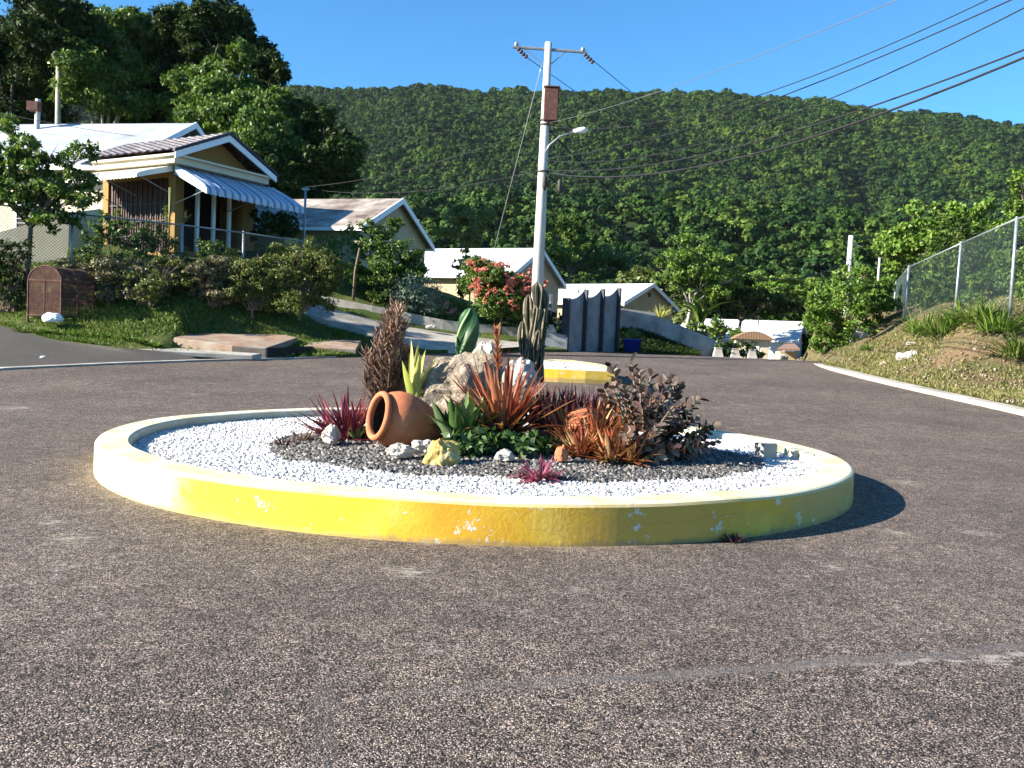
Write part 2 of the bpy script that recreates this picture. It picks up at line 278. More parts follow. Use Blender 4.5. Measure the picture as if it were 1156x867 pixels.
def patchy(m, scale, lo, hi):
    n = m.node_tree; oi = n.nodes.new('ShaderNodeObjectInfo'); t = noise_n(n, oi.outputs['Location'], scale, 3, .6)
    r = ramp(n, [(.35, lo), (.65, hi)]); n.links.new(t.outputs[0], r.inputs[0])
    b = n.nodes['Principled BSDF']; src = b.inputs['Base Color'].links[0].from_socket; n.links.new(mixc(n, 1., src, r.outputs[0], 'MULTIPLY'), b.inputs['Base Color'])
patchy(M['forest_leaf'], .012, (.72, .82, .95), (1.5, 1.38, .95)); patchy(M['wood_leaf'], .05, (.8, .85, .9), (1.3, 1.25, 1.))
def stones_mat(name, cols):
    m, n, b = newmat(name); g = n.nodes.new('ShaderNodeNewGeometry')
    r = ramp(n, [((i+.5)/len(cols), c) for i, c in enumerate(cols)]); n.links.new(g.outputs['Random Per Island'], r.inputs[0])
    n.links.new(r.outputs[0], b.inputs['Base Color']); b.inputs['Roughness'].default_value = .8; return m
M['white_gravel'] = stones_mat('white_gravel', [(.44, .42, .40), (.58, .57, .54), (.70, .69, .66), (.28, .27, .26), (.76, .75, .73), (.50, .49, .46)])
M['dark_gravel'] = stones_mat('dark_gravel', [(.02, .02, .02), (.06, .055, .05), (.12, .11, .10), (.30, .28, .25), (.035, .033, .03), (.16, .15, .14)])
M['gravel_bed'] = surf('gravel_bed', (.40, .40, .42), (.66, .66, .66), 30, .9, .8, 60, .02)
M['dark_bed'] = surf('dark_bed', (.03, .03, .03), (.09, .085, .085), 30, .9, .8, 60, .02)
def earth(name, cols, scale=.8):
    m, n, b = newmat(name); v = coords(n)
    t = noise_n(n, v, scale, 8, .72, .4); r = ramp(n, [(.28+.44*i/(len(cols)-1), c) for i, c in enumerate(cols)]); n.links.new(t.outputs[0], r.inputs[0])
    n.links.new(r.outputs[0], b.inputs['Base Color']); b.inputs['Roughness'].default_value = .95; b.inputs['Specular IOR Level'].default_value = .1
    bump(n, b, noise_n(n, v, 9, 8, .75).outputs[0], .9, .12); return m
M['lawn'] = earth('lawn', [(.03, .05, .012), (.055, .085, .02), (.09, .11, .03), (.15, .12, .06)])
M['dry_bank'] = earth('dry_bank', [(.05, .075, .02), (.09, .105, .035), (.13, .11, .055), (.20, .13, .08), (.10, .11, .04)], .7)
M['forest_floor'] = earth('forest_floor', [(.012, .02, .008), (.02, .035, .012), (.03, .05, .015)], .05)
M['ground'] = earth('ground', [(.05, .06, .02), (.09, .09, .04), (.12, .11, .06)], .2)
# ------------------------------------------------------------------ object helpers
def meta(o, label=None, cat=None, group=None, kind=None):
    if label: o['label'] = label
    if cat: o['category'] = cat
    if group: o['group'] = group
    if kind: o['kind'] = kind
    return o
def thing(name, label, cat, loc=(0, 0, 0), rz=0, group=None):
    o = bpy.data.objects.new(name, None); COL.objects.link(o); o.location = loc; o.rotation_euler = (0, 0, rz); o.empty_display_size = .2
    return meta(o, label, cat, group)
def link_mesh(name, me, mats, parent=None, smooth=False):
    o = bpy.data.objects.new(name, me); COL.objects.link(o)
    for m in (mats if isinstance(mats, (list, tuple)) else [mats]): me.materials.append(M[m] if isinstance(m, str) else m)
    if smooth: me.shade_smooth()
    if parent: o.parent = parent
    return o
class MB:
    """collects shapes; origin is subtracted so world-placed shapes sit under their thing"""
    def __init__(s, origin=(0, 0, 0)): s.v = []; s.f = []; s.mi = []; s.o = Vector(origin)
    def add(s, vs, fs, mi=0):
        k = len(s.v); s.v += [tuple(Vector(p)-s.o) for p in vs]; s.f += [tuple(i+k for i in f) for f in fs]; s.mi += [mi]*len(fs)
    def box(s, lo, hi, mi=0, T=None):
        x0, y0, z0 = lo; x1, y1, z1 = hi
        vs = [Vector(p) for p in ((x0, y0, z0), (x1, y0, z0), (x1, y1, z0), (x0, y1, z0), (x0, y0, z1), (x1, y0, z1), (x1, y1, z1), (x0, y1, z1))]
        if T: vs = [T @ p for p in vs]
        s.add(vs, [(0, 3, 2, 1), (4, 5, 6, 7), (0, 1, 5, 4), (1, 2, 6, 5), (2, 3, 7, 6), (3, 0, 4, 7)], mi)
    def prism(s, poly, off, mi=0):
        n = len(poly); a = [Vector(p) for p in poly]; b = [p+Vector(off) for p in a]
        s.add(a+b, [tuple(range(n))[::-1], tuple(range(n, 2*n))]+[(i, (i+1) % n, n+(i+1) % n, n+i) for i in range(n)], mi)
    def tube(s, pts, rad, n=8, mi=0, caps=True):
        pts = [Vector(p) for p in pts]; rad = rad if isinstance(rad, (list, tuple)) else [rad]*len(pts); vs = []
        ref = None
        for i, p in enumerate(pts):
            t = (pts[min(i+1, len(pts)-1)]-pts[max(i-1, 0)]); t = t.normalized() if t.length > 1e-9 else Vector((0, 0, 1))
            if ref is None: ref = t.orthogonal().normalized()
            ref = (ref - t*ref.dot(t)); ref = ref.normalized() if ref.length > 1e-6 else t.orthogonal().normalized()
            q = t.cross(ref)
            vs += [p + (ref*math.cos(2*math.pi*k/n)+q*math.sin(2*math.pi*k/n))*rad[i] for k in range(n)]
        fs = [(i*n+k, i*n+(k+1) % n, (i+1)*n+(k+1) % n, (i+1)*n+k) for i in range(len(pts)-1) for k in range(n)]
        if caps: fs += [tuple(range(n))[::-1], tuple(range((len(pts)-1)*n, len(pts)*n))]
        s.add(vs, fs, mi)
    def lathe(s, prof, T, n=32, mi=0):
        vs = []
        for r, h in prof: vs += [T @ Vector((r*math.cos(2*math.pi*k/n), r*math.sin(2*math.pi*k/n), h)) for k in range(n)]
        s.add(vs, [(i*n+k, i*n+(k+1) % n, (i+1)*n+(k+1) % n, (i+1)*n+k) for i in range(len(prof)-1) for k in range(n)], mi)
    def blade(s, base, az, el, L, W, droop, nseg=5, fold=.25, mi=0, taper=1.):
        base = Vector(base); h = Vector((math.cos(az), math.sin(az), 0)); sd_ = Vector((-h.y, h.x, 0)); vs = []
        p = base.copy(); e = el
        for i in range(nseg+1):
            t = i/nseg; wd = W*.5*(1-t**2.2*taper)*(.55+.9*min(t*2.5, .5))
            up_ = Vector((-h.x*math.sin(e), -h.y*math.sin(e), math.cos(e)))
            vs += [p-sd_*wd+up_*wd*fold*2, p, p+sd_*wd+up_*wd*fold*2]
            az += random.uniform(-.13, .13); h = Vector((math.cos(az), math.sin(az), 0)); sd_ = Vector((-h.y, h.x, 0)); e += random.uniform(-.07, .07); d = h*math.cos(e)+Vector((0, 0, math.sin(e))); p = p+d*(L/nseg); e -= droop/nseg
        s.add(vs, [f for i in range(nseg) for f in ((i*3, i*3+1, i*3+4, i*3+3), (i*3+1, i*3+2, i*3+5, i*3+4))], mi)
    def build(s, name, mats, parent=None, smooth=False):
        me = bpy.data.meshes.new(name); me.from_pydata(s.v, [], s.f); me.update()
        o = link_mesh(name, me, mats, parent, smooth)
        if any(s.mi): me.polygons.foreach_set('material_index', s.mi)
        return o
def quads_mesh(name, V, nper, faces, mats, parent=None, smooth=False, tri=False):
    """V: (N*nper,3) verts; faces: list of local quads"""
    N = len(V)//nper; fa = np.array(faces); k = fa.shape[1]
    idx = (np.arange(N)[:, None, None]*nper + fa[None]).reshape(-1)
    me = bpy.data.meshes.new(name); me.vertices.add(len(V)); me.vertices.foreach_set('co', V.astype(np.float32).ravel())
    nf = N*len(fa); me.loops.add(nf*k); me.loops.foreach_set('vertex_index', idx.astype(np.int32))
    me.polygons.add(nf); me.polygons.foreach_set('loop_start', np.arange(nf, dtype=np.int32)*k)
    me.update(calc_edges=True); me.validate()
    return link_mesh(name, me, mats, parent, smooth)
def nrm(a): return a/np.maximum(np.linalg.norm(a, axis=1, keepdims=True), 1e-9)
def leaf_verts(p, d, n, L, W):
    s = nrm(np.cross(d, n)); n2 = np.cross(s, d); L = L[:, None]; W = W[:, None]
    v = np.stack([p, p+d*L*.45+s*W*.5+n2*W*.12, p+d*L-n2*L*.12, p+d*L*.45-s*W*.5+n2*W*.12], 1)
    return v.reshape(-1, 3)
def rand_dirs(n, rng=RNG): return nrm(rng.normal(size=(n, 3)))
def crown_leaves(blobs, n, size, rng=RNG, clump=.28, shell=.55, aspect=.55, up=.3, rnd=.8, frag=0):
    """blobs: list of (center, (rx,ry,rz)); leaves gather in clumps on and inside each blob"""
    if frag:
        nb = []
        for c, r in blobs:
            nb.append((c, tuple(q*.62 for q in r)))
            for _ in range(frag):
                u = rand_dirs(1, rng)[0]; k = .62+.42*rng.random(); s = .26+.26*rng.random()
                nb.append((tuple(np.array(c)+u*np.array(r)*k), tuple(q*s for q in r)))
        blobs = nb
    out = []; vol = np.array([b[1][0]*b[1][2] for b in blobs]); cnt = (n*vol/vol.sum()).astype(int)
    for (c, r), k in zip(blobs, cnt):
        nc = max(6, int(k/45)); u = rand_dirs(nc, rng); rad = shell + (1-shell)*rng.random(nc)**.6
        cc = u*rad[:, None]
        w_ = rng.integers(0, nc, k); sp = clump*(.5+rng.random(nc))
        q = cc[w_] + rng.normal(size=(k, 3))*(sp[w_]*.55)[:, None]*np.array([1, 1, .6])
        p = np.array(c)+q*np.array(r)
        outd = nrm(q*np.array(r)+1e-6); nn = nrm(outd*.7+rand_dirs(k, rng)*rnd+np.array([0, 0, up])); dd = nrm(np.cross(nn, rand_dirs(k, rng)))
        L = size*(.6+.8*rng.random(k)); out.append(leaf_verts(p, dd, nn, L, L*aspect))
    return np.concatenate(out)
LEAFQ = [(0, 1, 2, 3)]
def pblob(px, py, d, rpx, rpy=None, rd=None):
    r = rpx*d/F; return (tuple(P(px, py, d)), (r, (rd*d/F if rd else r), (rpy or rpx)*d/F))
def limbs(mb, base, blobs, r0, rng=random, fork_at=.5):
    base = Vector(base); tops = [Vector(b[0]) for b in blobs]; mean = sum(tops, Vector())/len(tops)
    fork = base.lerp(mean, fork_at); fork.x = base.x*.6+mean.x*.4; fork.y = base.y*.6+mean.y*.4
    j = Vector((rng.uniform(-1, 1), rng.uniform(-1, 1), 0))*r0*.8
    mb.tube([base-Vector((0, 0, .3)), base+Vector((0, 0, (fork.z-base.z)*.15)), base.lerp(fork, .55)+j, fork], [r0*1.35, r0, r0*.85, r0*.7], 8)
    for (c, r) in blobs:
        c = Vector(c); m = fork.lerp(c, .5)+Vector((rng.uniform(-1, 1), rng.uniform(-1, 1), .6))*(c-fork).length*.08
        mb.tube([fork-Vector((0, 0, r0*.5)), m, c], [r0*.55, r0*.38, r0*.14], 6)
        for k in range(5):
            a = rng.uniform(0, 6.28); e = rng.uniform(-.2, 1); q = c+Vector((math.cos(a)*math.cos(e)*r[0], math.sin(a)*math.cos(e)*r[1], math.sin(e)*r[2]))*.85
            s0 = m.lerp(c, rng.uniform(.2, .9)); mb.tube([s0, s0.lerp(q, .5)+Vector((0, 0, r[2]*.06)), q], [r0*.22, r0*.14, r0*.04], 5)
def plant(name, label, cat, base, blobs, n, size, leaf, trunk='bark', r0=.1, group=None, clump=.28, shell=.5, aspect=.55, crown='crown', frag=None, fork_at=.5, rnd=.8):
    base = Vector(base); t = thing(name, label, cat, base, group=group)
    mb = MB(base); limbs(mb, base, blobs, r0, fork_at=fork_at); mb.build('trunk' if crown == 'crown' else 'stem', trunk, t, True)
    V = crown_leaves(blobs, n, size, clump=clump, shell=shell, aspect=aspect, rnd=rnd, frag=(9 if n > 14000 else 6 if n > 1500 else 0) if frag is None else frag)-np.array(base)
    quads_mesh(crown, V, 4, LEAFQ, leaf, t); return t
def rock(name, label, center, size, mat, seed, group=None, sub=4, rough=.35, rz=0, cat='rock'):
    bm = bmesh.new(); bmesh.ops.create_icosphere(bm, subdivisions=sub, radius=1)
    for v in bm.verts:
        p = v.co.copy(); q = p+Vector((seed*3.1, seed*1.7, seed))
        k = 1+rough*noise.noise(q*1.1)+rough*.55*noise.noise(q*2.6)+rough*.3*noise.noise(q*6)
        c = noise.cell(q*1.3); v.co = p*(k+.10*c)
        v.co = Vector((v.co.x*size[0], v.co.y*size[1], max(v.co.z, -.55)*size[2]))
    bmesh.ops.rotate(bm, verts=bm.verts, cent=(0, 0, 0), matrix=Matrix.Rotation(rz, 3, 'Z'))
    me = bpy.data.meshes.new(name); bm.to_mesh(me); bm.free()
    o = link_mesh(name, me, mat); o.location = center; return meta(o, label, cat, group)
# ------------------------------------------------------------------ setting: ground, hill, road
def grid_mesh(name, X, Y, Z, mat, kind='structure', smooth=True):
    h, w_ = X.shape; V = np.stack([X, Y, Z], -1).reshape(-1, 3); i = np.arange(h*w_).reshape(h, w_)
    fs = np.stack([i[:-1, :-1], i[:-1, 1:], i[1:, 1:], i[1:, :-1]], -1).reshape(-1, 4)
    me = bpy.data.meshes.new(name); me.from_pydata(V.tolist(), [], fs.tolist()); me.update()
    o = link_mesh(name, me, mat, None, smooth); o['kind'] = kind; return o
X, Y = np.meshgrid(np.linspace(-4000, 4000, 41), np.linspace(-3000, 5500, 41)); grid_mesh('ground', X, Y, X*0-5.0, 'ground')
def fbm(x, y, seed=0, oct=4):
    z = np.zeros_like(x); a = 1.; f = 1.
    for o in range(oct):
        for k in range(3):
            th = seed+o*1.9+k*2.1; z = z+a*np.sin((x*math.cos(th)+y*math.sin(th))*f+seed*3+k*1.7+o+1.5*np.sin((x*math.sin(th)-y*math.cos(th))*f*.7+k))/3
        a *= .5; f *= 2.03
    return z
HD = [40, 60, 80, 120, 170, 220, 290, 370, 440, 520, 650, 800, 950, 1060, 1180, 1350, 1800]
HZ = [-.5, -1.2, -1.6, -1.0, 5, 16, 34, 53, 58, 64, 112, 184, 252, 291, 305, 290, 200]
def hill_z(x, y):
    d = np.maximum(y, 1.); az = x/d; z = np.interp(d, HD, HZ)
    rf = np.interp(az, [-1.5, -.6, -.24, 0, .17, .35, .58, .8, 1.5], [.7, .93, .985, 1.0, 1.03, .99, .95, .85, .5])
    k = np.clip((d-400)/400, 0, 1); z = z*(1+(rf-1)*k)
    z = z + k*13*fbm(az*26+.004*d, d*.004, 1.3)*np.clip((1180-d)/260+.05, .06, 1)
    k2 = np.clip((d-120)/120, 0, 1)*(1-k); z = z+k2*5*fbm(x*.02, y*.02, 4.)
    z = z + np.clip(-az-.15, 0, .6)*np.clip((d-60)/60, 0, 1)*np.clip((300-d)/200, 0, 1)*18
    return z
az = np.linspace(-1.3, 1.3, 240); dd = np.concatenate([np.linspace(41, 400, 90), np.linspace(407, 1900, 150)])
A_, D_ = np.meshgrid(az, dd); grid_mesh('hill', A_*D_, D_, hill_z(A_*D_, D_), 'forest_floor')
# road
X, Y = np.meshgrid(np.linspace(-60, 60, 121), np.linspace(-25, 62, 176)); grid_mesh('road', X, Y, road_z(X, Y), 'asphalt')
# thin plate terrain patches
def tps(pts):
    pts = np.array(pts, float); p = pts[:, :2]; n = len(p)
    U = lambda r2: np.where(r2 > 0, r2*np.log(np.maximum(r2, 1e-12)), 0)
    K = U(((p[:, None]-p[None])**2).sum(-1))+np.eye(n)*.3; Pm = np.c_[np.ones(n), p]
    A = np.block([[K, Pm], [Pm.T, np.zeros((3, 3))]]); wv = np.linalg.solve(A, np.r_[pts[:, 2], 0, 0, 0])
    def f(x, y):
        x = np.asarray(x, float); y = np.asarray(y, float); r2 = (x[..., None]-p[:, 0])**2+(y[..., None]-p[:, 1])**2
        return (U(r2)*wv[:n]).sum(-1)+wv[n]+wv[n+1]*x+wv[n+2]*y
    return f
def PP(l): return [tuple(P(*a)) for a in l]
LF = [(-260, 338, 32), (-80, 357, 29.5), (0, 368, 28), (60, 384, 26.2), (130, 393, 25.2), (200, 399, 25.9), (335, 404, 27.6), (400, 401, 29.2), (480, 396, 32), (560, 394, 34.5), (640, 395, 36.5)]
LFw = PP(LF)
LI = [(0, 345, 30.5), (60, 358, 28.5), (130, 352, 29.2), (205, 315, 31.5), (205, 376, 28), (270, 378, 29), (300, 347, 31), (340, 380, 30.5), (352, 360, 34), (420, 375, 34.5), (500, 387, 35), (560, 392, 35.6), (385, 356, 36.5), (460, 371, 36.7), (540, 382, 37.2), (385, 338, 37.4), (460, 352, 37.7), (540, 365, 38),
      (400, 332, 37.5), (480, 349, 38.5), (600, 372, 41), (450, 322, 46), (343, 306, 38), (280, 305, 34), (0, 302, 33), (110, 297, 33), (190, 292, 36), (400, 298, 50), (560, 350, 55), (650, 377, 60), (700, 385, 46),
      (-200, 300, 36), (0, 280, 60), (250, 285, 65), (450, 315, 75), (600, 345, 75), (700, 380, 75)]
HL = tps(LFw+PP(LI))
def patch(name, front, H, back, mat, rows=80, cols=170, clampf=None):
    f = np.array(front); s = np.r_[0, np.cumsum(np.linalg.norm(np.diff(f[:, :2], axis=0), axis=1))]; t = np.linspace(0, s[-1], cols)
    fx = np.interp(t, s, f[:, 0]); fy = np.interp(t, s, f[:, 1]); fz = np.interp(t, s, f[:, 2])
    bx = np.interp(t, s, [back(p)[0] for p in front]); by = np.interp(t, s, [back(p)[1] for p in front])
    k = (np.linspace(0, 1, rows)**1.8)[:, None]; X = fx*(1-k)+bx*k; Y = fy*(1-k)+by*k; Z = H(X, Y)
    dist = np.hypot(X-fx, Y-fy); e = np.clip(dist/1.0, 0, 1); e = e*e*(3-2*e); Z = (fz+.02)*(1-e)+Z*e + e*.05*fbm(X*2.1, Y*2.1, .7)
    if clampf is not None: Z = clampf(X, Y, Z)
    Z[0] = fz-.35; X[0] = fx; Y[0] = fy
    return grid_mesh(name, X, Y, Z, mat)
def cut(X, Y): return .80+(Y-26.7)*.10+np.maximum(0, Y-(29.3+(X+10.4)*.3))*.75+np.maximum(0, -10.2-X)*.8+np.maximum(0, X+5.3)*.8
patch('grass_bank', LFw, HL, lambda p: (p[0]*1.0/p[1]*95, 95), 'lawn', clampf=lambda X, Y, Z: np.minimum(Z, cut(X, Y)))
# raised side drive of worn asphalt on the left (between the pale channel and the grass)
chan = [G(-260, 440), G(-100, 427), G(0, 417), G(130, 411), G(230, 407.5), G(330, 405), G(400, 402.5)]
SF = [Vector(p) for p in chan[:5]]; SB = [Vector(LFw[i]) for i in (0, 1, 2, 3, 4)]
SB[-1] = Vector(LFw[5])
def strip(name, fa, ba, mat, rows=8, cols=60, lift=.01, skirt=0):
    def rs(l):
        a = np.array([tuple(p) for p in l]); s = np.r_[0, np.cumsum(np.linalg.norm(np.diff(a, axis=0), axis=1))]; t = np.linspace(0, s[-1], cols)
        return np.stack([np.interp(t, s, a[:, i]) for i in range(3)], -1)
    A, B = rs(fa), rs(ba); k = np.linspace(0, 1, rows)[:, None, None]; Q = A[None]*(1-k)+B[None]*k
    if skirt: Q = np.concatenate([Q[:1]-np.array([0, 0, skirt]), Q, Q[-1:]-np.array([0, 0, skirt])])
    return grid_mesh(name, Q[..., 0], Q[..., 1], Q[..., 2]+lift, mat)
SB2 = [Vector(LFw[0])+Vector((0, .3, 0)), Vector(LFw[1]), Vector(LFw[2]), Vector(LFw[3]), Vector(LFw[4]), Vector(LFw[5])]
SF2 = chan[:5]
strip('side_road', SF2, SB2, 'asphalt_old', lift=.012)
mb = MB()
for i in range(len(chan)-1):
    a, b = chan[i], chan[i+1]; t = (b-a).normalized(); q = Vector((-t.y, t.x, 0))*.16
    for k in range(4):
        u, v = a.lerp(b, k/4), a.lerp(b, (k+1)/4-.004)
        mb.add([u-q, v-q, v+q, u+q, u-q+Vector((0, 0, .045)), v-q+Vector((0, 0, .045)), v+q+Vector((0, 0, .045)), u+q+Vector((0, 0, .045))], [(4, 5, 6, 7), (0, 1, 5, 4), (1, 2, 6, 5), (2, 3, 7, 6), (3, 0, 4, 7)])
o = mb.build('channel_kerb', 'concrete'); o['kind'] = 'structure'
# right bank and kerb
RK = [G(888, 406), G(920, 414), G(980, 429.5), G(1050, 446), G(1110, 459), G(1156, 469), G(1250, 492), G(1450, 545)]
RKb = [p+Vector((.38, .12, .10)) for p in RK]
RKw = [tuple(p) for p in RKb]
RI = [(1027, 406, 30.5), (1156, 442, 25), (1156, 400, 27), (1100, 372, 28.5), (1156, 358, 28), (1022, 360, 39), (1080, 350, 34), (960, 396, 38.5), (925, 404, 37.5), (900, 402, 40), (1000, 345, 52), (1156, 320, 42),
      (1300, 340, 28), (1300, 430, 24), (1400, 380, 22), (980, 380, 60), (1200, 300, 60)]
HR = tps(RKw+PP(RI))
patch('grass_bank', RKw, HR, lambda p: (p[0]+42, max(p[1]+34, 40)), 'dry_bank')
mb = MB()
def smoothline(pts, n):
    a = np.array([tuple(p) for p in pts]); s = np.r_[0, np.cumsum(np.linalg.norm(np.diff(a, axis=0), axis=1))]; t = np.linspace(0, s[-1], n)
    b = np.stack([np.interp(t, s, a[:, i]) for i in range(3)], -1); 
    for _ in range(3): b[1:-1] = (b[:-2]+2*b[1:-1]+b[2:])/4
    return [Vector(p) for p in b]
kl = smoothline(RK, 50)
for i in range(49):
    a, b = kl[i], kl[i+1]; t = (b-a).normalized(); q = Vector((-t.y, t.x, 0)); q = q if q.x > 0 else -q
    b = b-t*.012; h = Vector((0, 0, .12)); s = Vector((0, 0, .4))
    mb.prism([a-q*.02-s, a+h, a+q*.42+h, a+q*.42-s], b-a)
o = mb.build('kerb', 'concrete'); o['kind'] = 'structure'
# grass blades
def grass(name, front, H, y1, n, L, mat, label, x_of):
    f = np.array(front); k = RNG.random(n)**1.5; t = RNG.random(n)*(len(f)-1); i = t.astype(int); fr = (t-i)[:, None]
    b = f[i]*(1-fr)+f[i+1]*fr; bx, by = x_of(b[:, 0], b[:, 1], k); z = H(bx, by); dist = np.hypot(bx-b[:, 0], by-b[:, 1])
    e = np.clip(dist, 0, 1); e = e*e*(3-2*e); z = (b[:, 2]+.02)*(1-e)+z*e
    den = fbm(bx*.9, by*.9, 2.2)+.25*RNG.normal(size=n); keep = (den > (-.15 if mat == 'grass' else -.5)) & (dist > .1) 
    if x_of(1., 1., 1.)[0] == 1. : z = np.minimum(z, cut(bx, by))
    p = np.stack([bx, by, z], -1)[keep]; m = len(p); a = RNG.random(m)*6.28; e2 = .4+RNG.random(m)*1.0
    d = np.stack([np.cos(a)*np.cos(e2), np.sin(a)*np.cos(e2), np.sin(e2)], -1); ln = L*(.5+RNG.random(m))
    V = leaf_verts(p, d, rand_dirs(m), ln, ln*.22); o = quads_mesh(name, V, 4, LEAFQ, mat); meta(o, label, 'grass', kind='stuff')
grass('grass', LFw[1:8], HL, 0, 60000, .11, 'grass', 'green rough grass growing on the left bank below the hedge', lambda x, y, k: (x*(1+.0*k), y+k*7.5))
grass('grass', LFw[7:], HL, 0, 6000, .15, 'grass', 'grass strip beyond the concrete driveway wall', lambda x, y, k: (x+0*k, y+4+k*6))
grass('grass', RKw[:-1], HR, 0, 80000, .11, 'dry_grass', 'short dry and green grass on the right bank beside the kerb', lambda x, y, k: (x+k*6., y+k*2.5))
# ------------------------------------------------------------------ forest on the hill (stuff) and valley trees
def crown_proto(seed, n=2200, leaf=.17):
    rng = np.random.default_rng(seed); blobs = [((0, 0, .1), (.75, .75, .65))]
    for k in range(7):
        a = rng.random()*6.28; r = .45+.2*rng.random(); blobs.append(((math.cos(a)*r, math.sin(a)*r, rng.uniform(-.2, .45)), (.45, .45, .36)))
    return crown_leaves(blobs, n, leaf, rng, clump=.2, shell=.85, aspect=.85, up=.3, rnd=.35)
def unlinked(name, V, mat):
    N = len(V)//4; me = bpy.data.meshes.new(name); me.vertices.add(len(V)); me.vertices.foreach_set('co', V.astype(np.float32).ravel())
    me.loops.add(N*4); me.loops.foreach_set('vertex_index', np.arange(N*4, dtype=np.int32)); me.polygons.add(N); me.polygons.foreach_set('loop_start', np.arange(N, dtype=np.int32)*4)
    me.update(calc_edges=True); me.materials.append(M[mat]); return bpy.data.objects.new(name, me)
protos = [unlinked('forest_crown', crown_proto(s), 'forest_leaf') for s in (1, 2, 3)]
pts = []; sp = 6.7
yy = 175.
while yy < 1230:
    st = sp*(1 if yy > 420 else .95); xs = np.arange(-.62*yy, .82*yy, st); pts.append(np.stack([xs, np.full_like(xs, yy)], -1)+RNG.uniform(-.45, .45, (len(xs), 2))*st); yy += st*(.95 if yy < 650 else .85)
pts = np.concatenate(pts); pts = pts[RNG.random(len(pts)) > .06]; pz = hill_z(pts[:, 0], pts[:, 1]); N = len(pts)
sc = .9*(2.5+2.8*RNG.random(N)**1.6+2.4*(RNG.random(N) > .9))*(1+.18*fbm(pts[:, 0]*.02, pts[:, 1]*.02, 3.)); co = np.c_[pts, pz+sc*.6+RNG.random(N)*3.0]
me = bpy.data.meshes.new('forest'); me.vertices.add(N); me.vertices.foreach_set('co', co.astype(np.float32).ravel())
for nm, ty, val in (('sc', 'FLOAT', sc), ('rz', 'FLOAT', RNG.random(N)*6.28), ('kk', 'INT', RNG.integers(0, 3, N).astype(np.int32))):
    at = me.attributes.new(nm, ty, 'POINT'); at.data.foreach_set('value', val.astype(np.float32) if ty == 'FLOAT' else val)
fo = bpy.data.objects.new('forest', me); COL.objects.link(fo); me.materials.append(M['forest_leaf'])
meta(fo, 'dense green forest covering the whole hillside', 'forest', kind='stuff')
ng = bpy.data.node_groups.new('forest_gn', 'GeometryNodeTree'); ng.interface.new_socket('Geometry', in_out='INPUT', socket_type='NodeSocketGeometry'); ng.interface.new_socket('Geometry', in_out='OUTPUT', socket_type='NodeSocketGeometry')
gi = ng.nodes.new('NodeGroupInput'); go = ng.nodes.new('NodeGroupOutput'); jn = ng.nodes.new('GeometryNodeJoinGeometry')
def attr(nm, ty):
    a = ng.nodes.new('GeometryNodeInputNamedAttribute'); a.data_type = ty; a.inputs[0].default_value = nm; return a.outputs[0]
for k, pr in enumerate(protos):
    oi = ng.nodes.new('GeometryNodeObjectInfo'); oi.inputs['Object'].default_value = pr; oi.transform_space = 'ORIGINAL'
    ip = ng.nodes.new('GeometryNodeInstanceOnPoints'); cp = ng.nodes.new('FunctionNodeCompare'); cp.data_type = 'INT'; cp.operation = 'EQUAL'
    ng.links.new(attr('kk', 'INT'), cp.inputs[2]); cp.inputs[3].default_value = k
    cx = ng.nodes.new('ShaderNodeCombineXYZ'); ng.links.new(attr('rz', 'FLOAT'), cx.inputs[2])
    er = ng.nodes.new('FunctionNodeEulerToRotation'); ng.links.new(cx.outputs[0], er.inputs[0])
    ng.links.new(gi.outputs[0], ip.inputs['Points']); ng.links.new(cp.outputs[0], ip.inputs['Selection']); ng.links.new(oi.outputs['Geometry'], ip.inputs['Instance'])
    ng.links.new(er.outputs[0], ip.inputs['Rotation']); ng.links.new(attr('sc', 'FLOAT'), ip.inputs['Scale']); ng.links.new(ip.outputs[0], jn.inputs[0])
ng.links.new(jn.outputs[0], go.inputs[0]); md = fo.modifiers.new('forest', 'NODES'); md.node_group = ng
# individual valley trees
def tree_proto(seed, leaf, n=16000, lab='', kindname='broadleaf_tree'):
    rng = np.random.default_rng(seed); rr = random.Random(seed); blobs = [((0, 0, 6.6), (2.6, 2.6, 2.3))]
    for k in range(7):
        a = k*.9+rr.uniform(-.3, .3); r = 2.2+rr.random()*1.2; blobs.append(((math.cos(a)*r, math.sin(a)*r, rr.uniform(3.4, 7.8)), (1.6, 1.6, 1.2)))
    t = thing(kindname, lab, 'tree', (0, 0, 0), group='trees in the valley below the hill')
    mb = MB(); limbs(mb, (0, 0, 0), blobs, .22, rr); mb.build('trunk', 'bark', t, True)
    quads_mesh('crown', crown_leaves(blobs, n, .27, rng, clump=.22, shell=.6, aspect=.7, up=.4, rnd=.6, frag=7), 4, LEAFQ, leaf, t); return t
def dup(r, loc, rz, sc_, label=None):
    c = r.copy(); COL.objects.link(c); c.location = loc; c.rotation_euler = (0, 0, rz); c.scale = (sc_[0], sc_[0], sc_[1])
    if label: c['label'] = label
    for ch in r.children: q = ch.copy(); COL.objects.link(q); q.parent = c
    return c
TP = [tree_proto(11, 'wood_leaf', lab='mid green round tree in the wood below the hill'), tree_proto(12, 'wood_leaf', lab='mid green round tree in the wood below the hill'),
      tree_proto(13, 'leaf_dark', lab='dark green tree in the wood below the hill'), tree_proto(14, 'leaf_pale', lab='pale yellow green tree in the wood below the hill')]
used = set(); rr = random.Random(5); row = 84.
